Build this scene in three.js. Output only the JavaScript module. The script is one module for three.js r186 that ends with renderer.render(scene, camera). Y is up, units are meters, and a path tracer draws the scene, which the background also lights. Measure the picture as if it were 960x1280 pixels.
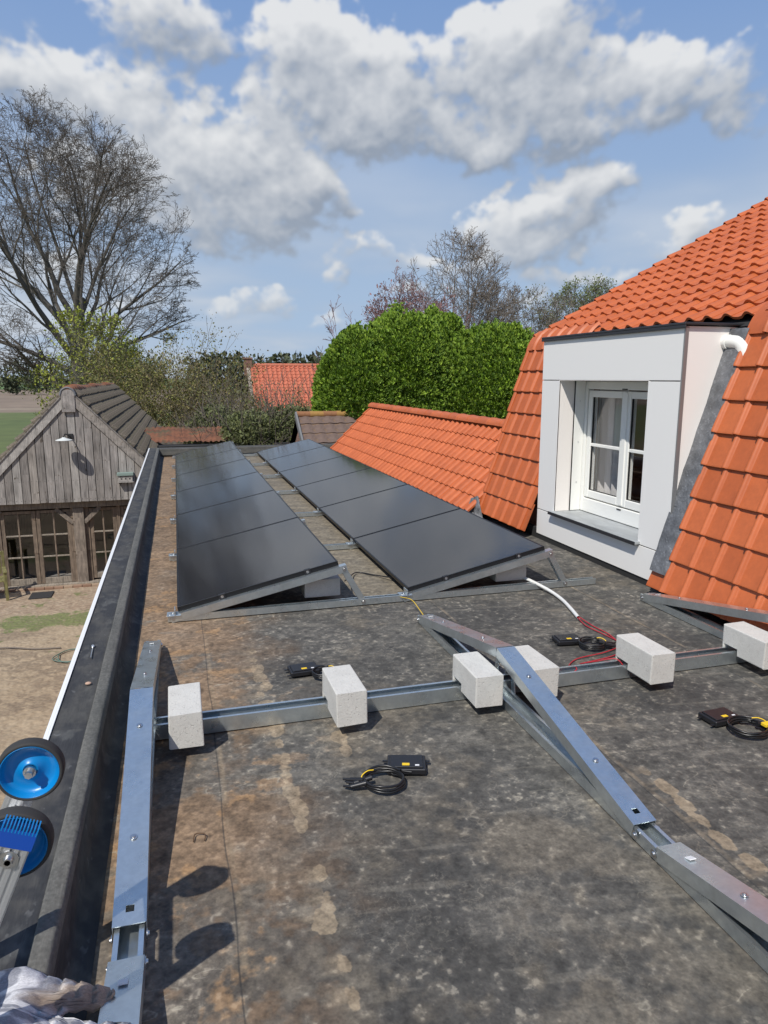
import * as THREE from 'three';
import { mergeGeometries, toCreasedNormals } from 'three/addons/utils/BufferGeometryUtils.js';
import { RoundedBoxGeometry } from 'three/addons/geometries/RoundedBoxGeometry.js';

// ------------------------------------------------------------------ camera, sky, sun, exposure
const scene = new THREE.Scene();
const renderer = new THREE.WebGLRenderer({ antialias: true });
renderer.toneMapping = THREE.LinearToneMapping;
renderer.toneMappingExposure = 1.0;
renderer.shadowMap.enabled = true;
renderer.shadowMap.type = THREE.PCFSoftShadowMap;
const camera = new THREE.PerspectiveCamera(71.44, 0.75, 0.05, 4000);
camera.position.set(0, 1.6, 0);
camera.rotation.order = 'YXZ';
camera.rotation.set(THREE.MathUtils.degToRad(-10.69), THREE.MathUtils.degToRad(-16.13), 0);
const SUN = new THREE.Vector3(-0.53, 1, 0.62).normalize();
const sun = new THREE.DirectionalLight(new THREE.Color(1, 0.955, 0.88), 4.6);
sun.position.copy(SUN).multiplyScalar(60); sun.castShadow = true; sun.shadow.radius = 1;
sun.shadow.mapSize.set(4096, 4096);
Object.assign(sun.shadow.camera, { left: -25, right: 25, top: 25, bottom: -25, near: 1, far: 140 });
scene.add(sun, sun.target);

// ------------------------------------------------------------------ random numbers and noise
function rng(seed) { let a = seed >>> 0; return () => { a = (a + 0x6D2B79F5) | 0; let t = Math.imul(a ^ (a >>> 15), 1 | a); t = (t + Math.imul(t ^ (t >>> 7), 61 | t)) ^ t; return ((t ^ (t >>> 14)) >>> 0) / 4294967296; }; }
const PERM = new Uint8Array(512); { const r = rng(7); const p = [...Array(256).keys()]; for (let i = 255; i > 0; i--) { const j = Math.floor(r() * (i + 1)); [p[i], p[j]] = [p[j], p[i]]; } for (let i = 0; i < 512; i++) PERM[i] = p[i & 255]; }
const HV = new Float32Array(256); { const r = rng(11); for (let i = 0; i < 256; i++) HV[i] = r() * 2 - 1; }
const fade = t => t * t * t * (t * (t * 6 - 15) + 10);
function n2(x, y) { const xi = Math.floor(x), yi = Math.floor(y), u = fade(x - xi), v = fade(y - yi), X = xi & 255, Y = yi & 255, X1 = (X + 1) & 255, Y1 = (Y + 1) & 255;
  const a = HV[PERM[PERM[X] + Y]], b = HV[PERM[PERM[X1] + Y]], c = HV[PERM[PERM[X] + Y1]], d = HV[PERM[PERM[X1] + Y1]];
  return a + (b - a) * u + (c - a) * v + (a - b - c + d) * u * v; }
function fbm(x, y, o = 4, g = 0.5) { let s = 0, a = 1, t = 0; for (let i = 0; i < o; i++) { s += a * n2(x, y); t += a; a *= g; const q = x * 1.66 + y * 1.17 + 17.3; y = y * 1.66 - x * 1.17 - 9.1; x = q; } return s / t; }
const clamp = (x, a = 0, b = 1) => x < a ? a : x > b ? b : x;
const ss = (a, b, x) => { const t = clamp((x - a) / (b - a)); return t * t * (3 - 2 * t); };
const mix = (a, b, t) => a + (b - a) * t;
const mix3 = (a, b, t) => [mix(a[0], b[0], t), mix(a[1], b[1], t), mix(a[2], b[2], t)];

// a table of five-octave noise, periodic over 32 cells, for the large textures
const TB = 1024, TP = 32; function noiseTable(TP) {
  const out = new Float32Array(TB * TB), h = (i, j) => HV[PERM[PERM[i & 255] + (j & 255)]], pn = (x, y, p) => { const xi = Math.floor(x), yi = Math.floor(y), u = fade(x - xi), v = fade(y - yi), X = xi % p, Y = yi % p, X1 = (X + 1) % p, Y1 = (Y + 1) % p, a = h(X, Y), b = h(X1, Y), c = h(X, Y1), d = h(X1, Y1); return a + (b - a) * u + (c - a) * v + (a - b - c + d) * u * v; };
  for (let j = 0; j < TB; j++) for (let i = 0; i < TB; i++) { let q = 0, a = .52, f = TP / TB, p = TP; for (let o = 0; o < 4; o++) { q += a * pn(i * f, j * f, p); a *= .55; f *= 2; p *= 2; } out[j * TB + i] = q; } return out; }
const TABLE = noiseTable(32), TABLE8 = noiseTable(8);
function look(T, k, x, y) { x *= k; y *= k; const xi = Math.floor(x), yi = Math.floor(y), u = x - xi, v = y - yi, X = xi & 1023, Y = (yi & 1023) << 10, X1 = (X + 1) & 1023, Y1 = ((yi + 1) & 1023) << 10, a = T[Y + X], b = T[Y + X1], c = T[Y1 + X], d = T[Y1 + X1]; return a + (b - a) * u + (c - a) * v + (a - b - c + d) * u * v; }
const F = (x, y) => look(TABLE, 32, x, y), F8 = (x, y) => look(TABLE8, 128, x, y);

// ------------------------------------------------------------------ the sky (air and clouds only)
{
  const W = 3072, Hh = 1536, data = new Uint16Array(W * Hh * 4), half = THREE.DataUtils.toHalfFloat;
  // cumulus: [azimuth, elevation, half width, half height, weight]
  const blobs = [
    [9.2, 22.2, 3.6, 3.4, 1], [12.6, 20.4, 5.0, 3.6, 1.1], [17.0, 19.4, 4.6, 3.6, 1.1], [14.0, 17.2, 5.4, 2.4, .9], [20.6, 16.2, 4.0, 1.8, .75], [8.6, 18.4, 2.4, 1.8, .4],
    [24.2, 21.6, 2.8, 2.4, 1], [26.8, 20.0, 4.6, 3.6, 1.1], [25.4, 17.2, 4.0, 2.2, .8], [30.6, 17.8, 3.0, 1.8, .7], [31.6, 21.0, 3.4, 1.8, .5],
    [35.2, 19.2, 3.4, 2.2, .9], [38.6, 19.6, 3.4, 2.0, .95], [40.2, 17.4, 2.4, 1.4, .65], [29.5, 23.8, 4.6, 1.6, .5],
    [25.6, 11.8, 3.8, 1.9, .95], [29.4, 13.0, 3.2, 2.2, 1], [27.8, 9.8, 4.2, 1.4, .85], [31.6, 14.6, 1.7, 1.3, .7],
    [37.6, 10.2, 2.1, 1.3, .95], [39.2, 11.4, .9, .8, .6], [35.8, 8.7, 2.6, 1.0, .8], [29.6, 7.4, 3.8, 1.0, .8], [33.6, 6.6, 3, .8, .6], [27.0, 5.6, 3.6, .8, .6],
    [-.8, 22.8, 4.6, 2.8, .9], [2.6, 22.2, 2.0, 1.5, .4], [0.5, 16.2, 7.0, 3.2, .9], [5.0, 13.6, 6.4, 3.2, .95], [9.0, 12.0, 4.6, 2.4, .9], [11.4, 12.2, 2.2, 1.5, .7], [-5.5, 18.2, 5.0, 2.0, .8], [-10.5, 19.0, 4.0, 2.0, .8], [-3, 12.0, 7.0, 3.2, .8],
    [4, 9.8, 6.0, 1.8, .7], [12.4, 7.4, 1.5, .7, .8], [15.5, 8.8, 4, 1.0, .6], [6.6, 5.6, 2.8, .9, .7], [12, 5, 3, .7, .5], [20, 6.6, 4, .9, .55], [-8, 7, 6, 1.6, .6], [22, 8.6, 3, 1.0, .6], [0, 4.4, 6, .9, .5], [18, 4, 5, .7, .45]];
  const r = rng(77);   // the same kind of scattered cumulus goes on all round and overhead
  for (let i = 0; i < 120; i++) { const el = Math.asin(r()) * 57.3 * 0.97 + 3, az = r() * 360 - 180, w = 2.2 + r() * 4.5, k = .35 + r() * .6;
    if (az > -16 && az < 48 && el < 31) continue;
    const c = Math.max(.25, Math.cos(el / 57.3)); blobs.push([az, el, w / c, w * (.4 + .35 * r()), k]); if (r() < .6) blobs.push([az + w * .8 / c, el - w * .2, w * .8 / c, w * .4, k]); }
  const COL = []; for (let c = 0; c < 360; c++) COL.push(blobs.filter(b => { let d = Math.abs(b[0] - (c - 180)); d = Math.min(d, 360 - d); return d < b[2] * 1.5 + 4; }));
  const R = (x, y, f, o) => F((x * .8 + y * .6) * f + o, (y * .8 - x * .6) * f + o * 1.3);
  let rise = 0;
  const smooth = (az, el) => {
    const k = Math.cos(el / 57.3), x = az * k;
    const wx = R(x, el * 1.25, .16, 5) * 3.4, wy = R(x, el * 1.25, .16, 45) * 2.4;
    let d = 0, h = 0; const X = az + wx, Y = el + wy, list = COL[((Math.floor(az) + 180) % 360 + 360) % 360];
    for (const b of list) { let dx = X - b[0]; if (dx > 180) dx -= 360; else if (dx < -180) dx += 360; dx /= b[2]; const dy = (Y - b[1]) / (Y < b[1] ? b[3] * .95 : b[3]); const q = dx * dx + dy * dy; if (q < 2.6) { const w = b[4] * (1 - q / 2.6) ** 2 * 1.2; d += w; h += w * (dy - .35 * dx); } }
    rise = d > 0 ? h / (d + .08) : 0;   // how high in its cloud, and how far to the sunny side
    const b1 = Math.abs(R(x, el * 1.2, .34, 80)), b2 = Math.abs(R(x, el * 1.2, .8, 20));
    return 1 - Math.exp(-d * 1.25) - .43 + (.22 - b1) * .42 + (.22 - b2) * .16;
  };
  for (let j = 0; j < Hh; j++) {
    const el = (j + .5) / Hh * 180 - 90;       // row 0 is the bottom
    const t = ss(-2, 34, el), t2 = ss(18, 80, el), k = Math.cos(el / 57.3), p = 1 / (Math.sin(Math.max(el, 0) / 57.3) + .13);
    const clear = mix3(mix3([.41, .54, .71], [.17, .305, .60], t), [.085, .2, .47], t2);
    for (let i = 0; i < W; i++) {
      const o = (j * W + i) * 4, az = ((i + .5) / W - .5) * 360;
      let c;
      if (el < -1) c = [.36, .40, .42];
      else {
        const az0 = az / 57.3, vx = Math.sin(az0) * p * k, vy = Math.cos(az0) * p * k, vn = F(vx * .8 + 3, vy * .8) * .8 + F(vx * 2.3 + 3, vy * 2.3) * .3;
        c = mix3(clear, mix3([.40, .47, .58], [.60, .65, .72], clamp(.5 + vn * 1.2)), ss(-.45, .5, vn) * mix(.85, .08, ss(2, 22, el)));
        const S = smooth(az, el), x = az * k, up = rise;
        if (S > -.34) {
          const det = R(x, el * 1.2, 1.15, 33), D = S + det * .26, a = ss(-.1, mix(.4, .1, clamp(up * .9 + .15)), D);
          if (a > 0) {
            const U = smooth(az - .5, el + 1.1), U2 = smooth(az - 1.2, el + 2.6);
            const lit = clamp(.40 + .46 * up + (S - U) * .95 + (S - U2) * .25 + det * .1);
            const cc = mix3([.295, .345, .425], [.79, .80, .81], lit);
            c = mix3(c, mix3(cc, [.5, .575, .67], .45 * ss(14, 2, el)), a * .95);
          }
        }
      }
      data[o] = half(c[0]); data[o + 1] = half(c[1]); data[o + 2] = half(c[2]); data[o + 3] = half(1);
    }
  }
  // turn the columns so that azimuth 0 looks down -z
  const t = new THREE.DataTexture(shift(data, W, Hh), W, Hh, THREE.RGBAFormat, THREE.HalfFloatType);
  function shift(d, w, h) { const out = new Uint16Array(d.length), s = SHIFT(w); for (let j = 0; j < h; j++) for (let i = 0; i < w; i++) { const a = (j * w + i) * 4, b = (j * w + (i + s) % w) * 4; out[b] = d[a]; out[b + 1] = d[a + 1]; out[b + 2] = d[a + 2]; out[b + 3] = d[a + 3]; } return out; }
  function SHIFT(w) { return Math.round(w * .75); }   // u = atan2(z, x) / 2pi + 1/2: -z lies at u = 1/4
  t.mapping = THREE.EquirectangularReflectionMapping; t.magFilter = THREE.LinearFilter; t.minFilter = THREE.LinearFilter; t.needsUpdate = true;
  scene.background = t; scene.environment = t; scene.environmentIntensity = 1;
}
const T0 = Date.now(); console.log('sky done');

// ------------------------------------------------------------------ textures
const toS = v => { v = clamp(v); return Math.round(255 * (v <= .0031308 ? v * 12.92 : 1.055 * Math.pow(v, 1 / 2.4) - .055)); };
function tex(w, h, fn, { srgb = true, repeat = true } = {}) {
  const d = new Uint8Array(w * h * 4);
  for (let j = 0; j < h; j++) for (let i = 0; i < w; i++) { const c = fn((i + .5) / w, (j + .5) / h, i, j), o = (j * w + i) * 4;
    if (srgb) { d[o] = toS(c[0]); d[o + 1] = toS(c[1]); d[o + 2] = toS(c[2]); } else { const v = clamp(c) * 255; d[o] = d[o + 1] = d[o + 2] = v; } d[o + 3] = 255; }
  const t = new THREE.DataTexture(d, w, h); t.colorSpace = srgb ? THREE.SRGBColorSpace : THREE.NoColorSpace;
  t.wrapS = t.wrapT = repeat ? THREE.RepeatWrapping : THREE.ClampToEdgeWrapping; t.magFilter = THREE.LinearFilter; t.minFilter = THREE.LinearMipmapLinearFilter; t.generateMipmaps = true; t.needsUpdate = true; return t;
}
// noise that tiles over the unit square
const tn = (u, v, f) => f < 13 ? F8(u * 8 + f * .3, v * 8 + f * .7) : F(u * 32 + f, v * 32 + f * .6);
const std = (o) => new THREE.MeshStandardMaterial({ side: THREE.DoubleSide, ...o });
const lin = (r, g, b) => new THREE.Color().setRGB(r, g, b);

const noiseTex = tex(512, 512, (u, v) => { const n = tn(u, v, 8, 5), f = tn(v, u, 60, 3); const k = .88 + .10 * n + .07 * f; return [k, k, k]; });
const grainBump = tex(512, 512, (u, v) => .5 + .5 * tn(u, v, 40, 3), { srgb: false });
const woodTex = (base, seed) => tex(256, 1024, (u, v) => { const g = fbm(u * 34 + seed, v * 3 + seed, 4) * .5 + fbm(u * 90 + seed, v * 7, 2) * .4, p = fbm(u * 3 + seed, v * 5, 3), knot = ss(.62, .8, fbm(u * 5 + seed * 3, v * 9 + 4, 2)); const k = clamp(1 + g * .85 + p * .4 - knot * .5, .25, 1.9); return [base[0] * k, base[1] * k * (1 - knot * .1), base[2] * k * (1 - knot * .2)]; });
const M = {};
M.board = [0, 1, 2, 3].map(i => std({ map: woodTex([[.235, .215, .2], [.29, .27, .25], [.19, .172, .158], [.25, .224, .2]][i], i * 7.7 + 1), roughness: .92, bumpMap: grainBump, bumpScale: .002 }));
M.beam = std({ map: woodTex([.19, .155, .125], 31), roughness: .9 });
M.doorwood = std({ map: woodTex([.16, .12, .088], 51), roughness: .85 });
M.doorwood2 = std({ map: woodTex([.24, .205, .165], 61), roughness: .85 });
M.clay = [0, 1, 2, 3].map(i => std({ color: lin(...[[.505, .122, .034], [.465, .109, .029], [.535, .132, .038], [.485, .115, .031]][i]), map: noiseTex, roughness: .5 }));
M.white = std({ color: lin(.82, .805, .775), roughness: .45 });
M.whiteWarm = std({ color: lin(.83, .785, .74), roughness: .5 });
M.upvc = std({ color: lin(.80, .80, .76), roughness: .3 });
M.darkTrim = std({ color: lin(.06, .06, .065), roughness: .45, metalness: .6 });
M.black = std({ color: lin(.012, .012, .013), roughness: .6 });
M.gap = std({ color: lin(.02, .02, .02), roughness: .9 });
M.blackPlastic = std({ color: lin(.012, .012, .014), roughness: .42 });
M.cable = std({ color: lin(.01, .01, .011), roughness: .35 });
M.yellow = std({ color: lin(.75, .5, .02), roughness: .6 });
M.labelWhite = std({ color: lin(.7, .7, .7), roughness: .6 });
M.red = std({ color: lin(.38, .02, .03), roughness: .45 });
M.conduit = std({ color: lin(.66, .66, .64), roughness: .5 });
M.zinc = std({ map: tex(256, 256, (u, v) => { const k = .36 + .08 * tn(u, v, 6, 4); return [k * .95, k * 1.0, k * 1.02]; }), roughness: .5, metalness: .15 });
M.lead = std({ map: tex(512, 512, (u, v) => { const k = .145 + .075 * tn(u, v, 7, 5) + .07 * ss(.2, .6, tn(v, u, 16, 3)); return [k * .97, k, k * 1.06]; }), roughness: .6, metalness: .3, bumpMap: grainBump, bumpScale: .004 });
const galvMap = tex(512, 512, (u, v) => { const k = .66 + .06 * tn(u, v, 22, 3) + .05 * tn(v, u, 5, 2); return [k * .92, k, k * 1.03]; });
const galvRough = tex(512, 512, (u, v) => .30 + .09 * tn(u, v, 9, 4), { srgb: false });
M.galv = std({ map: galvMap, roughness: 1, roughnessMap: galvRough, metalness: .9 });
M.bolt = std({ color: lin(.62, .62, .62), roughness: .3, metalness: 1 });
M.alu = std({ color: lin(.55, .56, .57), roughness: .42, metalness: .75 });
M.rubber = std({ color: lin(.035, .034, .033), roughness: .8, map: noiseTex });
M.blue = std({ color: lin(.0, .19, .5), roughness: .35 });
M.blueDark = std({ color: lin(.005, .06, .35), roughness: .35 });
M.glass = new THREE.MeshPhysicalMaterial({ color: 0xffffff, transmission: 1, thickness: 0, roughness: .02, ior: 1.5, side: THREE.DoubleSide });
M.curtain = new THREE.MeshPhysicalMaterial({ color: lin(.8, .79, .78), transmission: .35, thickness: 0, roughness: 1, side: THREE.DoubleSide });
M.room = std({ color: lin(.22, .21, .2), roughness: .95 });
M.concrete = std({ map: tex(1024, 1024, (u, v) => { const n = tn(u, v, 6, 5), f = fbm(u * 130, v * 130, 2), pore = ss(.5, .68, fbm(u * 75 + 9, v * 75, 2)); const k = .52 + .045 * n + .05 * f - .035 * pore; return [k * 1.0, k * .975, k * .905]; }), roughness: .95,
  bumpMap: tex(1024, 1024, (u, v) => .8 + .15 * fbm(u * 130, v * 130, 2) - .5 * ss(.5, .66, fbm(u * 75 + 9, v * 75, 2)), { srgb: false }), bumpScale: .0025 });
M.barktex = tex(256, 512, (u, v) => { const k = .105 + .05 * fbm(u * 30, v * 9, 4) + .03 * fbm(u * 4, v * 3, 2); return [k * 1.04, k * .96, k * .84]; });
M.bark = std({ map: M.barktex, roughness: .95 });
M.twig = std({ color: lin(.15, .125, .105), roughness: .95 });
M.twigPale = std({ color: lin(.19, .16, .135), roughness: .95 });
M.twigPink = std({ color: lin(.24, .15, .15), roughness: .95 });
M.twigOlive = std({ color: lin(.16, .13, .075), roughness: .95 });
const leafMat = (r, g, b, t = .3) => new THREE.MeshPhysicalMaterial({ color: lin(r, g, b), roughness: .75, transmission: t, thickness: 0, side: THREE.DoubleSide });

// ------------------------------------------------------------------ geometry helpers
const V = (x, y, z) => new THREE.Vector3(x, y, z);
function boxUV(g, s = 1) { // uv in metres, from the face each triangle looks along, in the piece's own axes
  g = g.index ? g.toNonIndexed() : g; const p = g.attributes.position, n = p.count, uv = new Float32Array(n * 2), a = V(), b = V(), c = V(), N = V();
  for (let i = 0; i < n; i += 3) { a.fromBufferAttribute(p, i); b.fromBufferAttribute(p, i + 1); c.fromBufferAttribute(p, i + 2); N.copy(b).sub(a).cross(c.clone().sub(a)); const x = Math.abs(N.x), y = Math.abs(N.y), z = Math.abs(N.z);
    for (let k = 0; k < 3; k++) { const P = [a, b, c][k]; const q = y >= x && y >= z ? [P.x, P.z] : x >= z ? [P.z, P.y] : [P.x, P.y]; uv[(i + k) * 2] = q[0] / s; uv[(i + k) * 2 + 1] = q[1] / s; } }
  g.setAttribute('uv', new THREE.BufferAttribute(uv, 2)); return g;
}
function box(x0, x1, y0, y1, z0, z1) { return new THREE.BoxGeometry(x1 - x0, y1 - y0, z1 - z0).translate((x0 + x1) / 2, (y0 + y1) / 2, (z0 + z1) / 2); }
function rbox(x0, x1, y0, y1, z0, z1, r = .005, seg = 1) { return new RoundedBoxGeometry(x1 - x0, y1 - y0, z1 - z0, seg, r).translate((x0 + x1) / 2, (y0 + y1) / 2, (z0 + z1) / 2); }
function merge(list) { return mergeGeometries(list.map(g => { g = g.index ? g.toNonIndexed() : g; for (const k of Object.keys(g.attributes)) if (!['position', 'normal', 'uv'].includes(k)) g.deleteAttribute(k); if (!g.attributes.uv) g.setAttribute('uv', new THREE.BufferAttribute(new Float32Array(g.attributes.position.count * 2), 2)); return g; })); }
function bar(a, b, w, h, up = V(0, 1, 0)) { // a straight bar from a to b, w wide, h deep
  const d = b.clone().sub(a), L = d.length(); d.normalize(); const s = new THREE.Vector3().crossVectors(up, d).normalize(), u = new THREE.Vector3().crossVectors(d, s);
  return new THREE.BoxGeometry(w, h, L).applyMatrix4(new THREE.Matrix4().makeBasis(s, u, d).setPosition(a.clone().add(b).multiplyScalar(.5)));
}
function cyl(a, b, r0, r1 = r0, n = 10) { const d = b.clone().sub(a), L = d.length(); return new THREE.CylinderGeometry(r1, r0, L, n).applyQuaternion(new THREE.Quaternion().setFromUnitVectors(V(0, 1, 0), d.normalize())).translate((a.x + b.x) / 2, (a.y + b.y) / 2, (a.z + b.z) / 2); }
function tube(pts, r, seg = 40, rs = 8, closed = false) { return new THREE.TubeGeometry(new THREE.CatmullRomCurve3(pts, closed), seg, r, rs, closed); }
function prism(poly, z0, z1) { const s = new THREE.Shape(poly.map(p => new THREE.Vector2(p[0], p[1]))); return new THREE.ExtrudeGeometry(s, { depth: z1 - z0, bevelEnabled: false }).translate(0, 0, z0); }
const names = {};
function numbered(n) { const k = names[n] = (names[n] ?? -1) + 1; return k ? `${n}_${String(k).padStart(3, '0')}` : n; }
function mesh(name, g, m, parent) { const o = new THREE.Mesh(g, m); o.name = name; o.castShadow = o.receiveShadow = true; parent.add(o); return o; }
function setOff(o, p) { o.position.sub(p); return o; }
function thing(name, label, category, p = [0, 0, 0], group) { const o = new THREE.Group(); o.name = numbered(name); o.position.set(...p); o.userData = { label, category }; if (group) o.userData.group = group; scene.add(o); return o; }
// a part whose shape is given in place: moved to the axes of its thing
function part(t, name, g, m, label) { g.translate(-t.position.x, -t.position.y, -t.position.z); const o = mesh(name, g, m, t); if (label) o.userData.label = label; return o; }
function single(name, g, m, label, category, group) { const o = mesh(numbered(name), g, m, scene); o.userData = { label, category }; if (group) o.userData.group = group; return o; }
function struct(name, g, m) { const o = mesh(numbered(name), g, m, scene); o.userData = { kind: 'structure', label: '', category: '' }; return o; }
function tagStruct(o, label, category) { o.userData = { kind: 'structure', label, category }; return o; }
function sub(parentPart, name, g, m, t) { g.translate(-t.position.x, -t.position.y, -t.position.z); return mesh(name, g, m, parentPart); }

// ------------------------------------------------------------------ ground
const GY = -3.2;
{
  const fieldTex = tex(1024, 1024, (u, v) => { // 600 m wide, from z = 0 (v = 1) to z = -600 (v = 0)
    const x = (u - .5) * 800, z = 20 - v * 640, n = fbm(x * .05, z * .05, 4), f = fbm(x * .9, z * .9, 3);
    let c = mix3([.075, .105, .028], [.11, .13, .04], .5 + .5 * n);                        // meadow
    const pl = ss(-108, -114, z + n * 3) * ss(-330, -322, z), pl2 = ss(-118, -120, z) * ss(-127, -125, z);
    c = mix3(c, mix3([.17, .125, .09], [.23, .175, .125], .5 + .5 * n), pl * ss(30, 10, x));
    c = mix3(c, [.26, .21, .15], pl2 * .7 * ss(30, 10, x));
    const far = ss(-330, -340, z); c = mix3(c, [.09, .15, .04], far);
    const near = ss(-48, -36, z + n * 8); c = mix3(c, mix3([.2, .155, .1], [.1, .1, .04], .5 + .5 * fbm(x * .3, z * .3, 4)), near);
    return c.map(k => k * (1 + .25 * f)); }, { repeat: false });
  const g = new THREE.PlaneGeometry(800, 640, 40, 32).rotateX(-Math.PI / 2).translate(0, GY, -300);
  tagStruct(struct('ground', g, std({ map: fieldTex, roughness: 1 })), 'flat farmland with meadow and ploughed field', 'ground');
  const far = new THREE.RingGeometry(320, 3500, 48, 1).rotateX(-Math.PI / 2).translate(0, GY - .3, -300);
  tagStruct(struct('ground', far, std({ color: lin(.085, .12, .035), roughness: 1 })), 'distant farmland reaching the horizon', 'ground');
  const yard = (u, v) => { const x = -9 + u * 10, z = 2 - v * 20, n = F(x * .7, z * .7), f = F(x * 6, z * 6), s = F(x * 28, z * 28);
    let c = mix3([.285, .215, .14], [.36, .285, .195], .5 + .5 * n + .4 * f);
    const dark = ss(.05, .35, F(x * 1.1 + 7, z * 1.1 + 3) + .5 * ss(-14.6, -12.6, z) * ss(-10.8, -12, z)); c = mix3(c, [.17, .125, .085], dark * .6 * ss(.05, .3, f + .25));
    // brick paving in front of the barn, too fine to tell apart from here
    const pave = ss(-15.35, -15.5, z + .12 * f), bx = (x + z) * 9, bz = (x - z) * 9, jt = Math.min(Math.abs(bx % 1), Math.abs(bz % 1)); c = mix3(c, mix3([.27, .19, .13], [.36, .28, .2], .5 + .5 * n2(Math.floor(bx), Math.floor(bz))), pave * .85); if (pave > .5 && jt < .12) c = mix3(c, [.17, .13, .09], .5);
    const gr = ss(.0, .25, F(x * 1.6 + 3, z * 2.4) * .8 + ss(-15.9, -15.0, z) * ss(-14.0, -14.7, z) * 1.15 - .75 + f * .5 + s * .3); c = mix3(c, mix3([.09, .12, .035], [.15, .17, .06], .5 + .5 * s), gr * ss(-.5, .3, s + .3) * .9);
    const tuft = ss(.42, .6, F(x * 3 + 50, z * 3)) * ss(-11.6, -13.4, z); c = mix3(c, [.1, .13, .035], tuft * .7);
    return c.map(k => k * (1 + .28 * s)); };
  const yt = tex(800, 1600, yard, { repeat: false });
  const yb = tex(512, 1024, (u, v) => .5 + .3 * fbm(u * 60, v * 120, 4) + .2 * fbm(u * 200, v * 400, 2), { srgb: false, repeat: false });
  const yg = new THREE.PlaneGeometry(10, 20, 60, 120).rotateX(-Math.PI / 2).translate(-4, GY + .03, -8); const p = yg.attributes.position;
  for (let i = 0; i < p.count; i++) p.setY(i, GY + .03 + .02 * fbm(p.getX(i) * 1.5, p.getZ(i) * 1.5, 3) * ss(-15, -13, p.getZ(i))); yg.computeVertexNormals();
  tagStruct(struct('yard_ground', yg, std({ map: yt, roughness: 1, bumpMap: yb, bumpScale: .05 })), 'bare sandy yard with a strip of grass and brick paving', 'yard');
}

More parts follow.
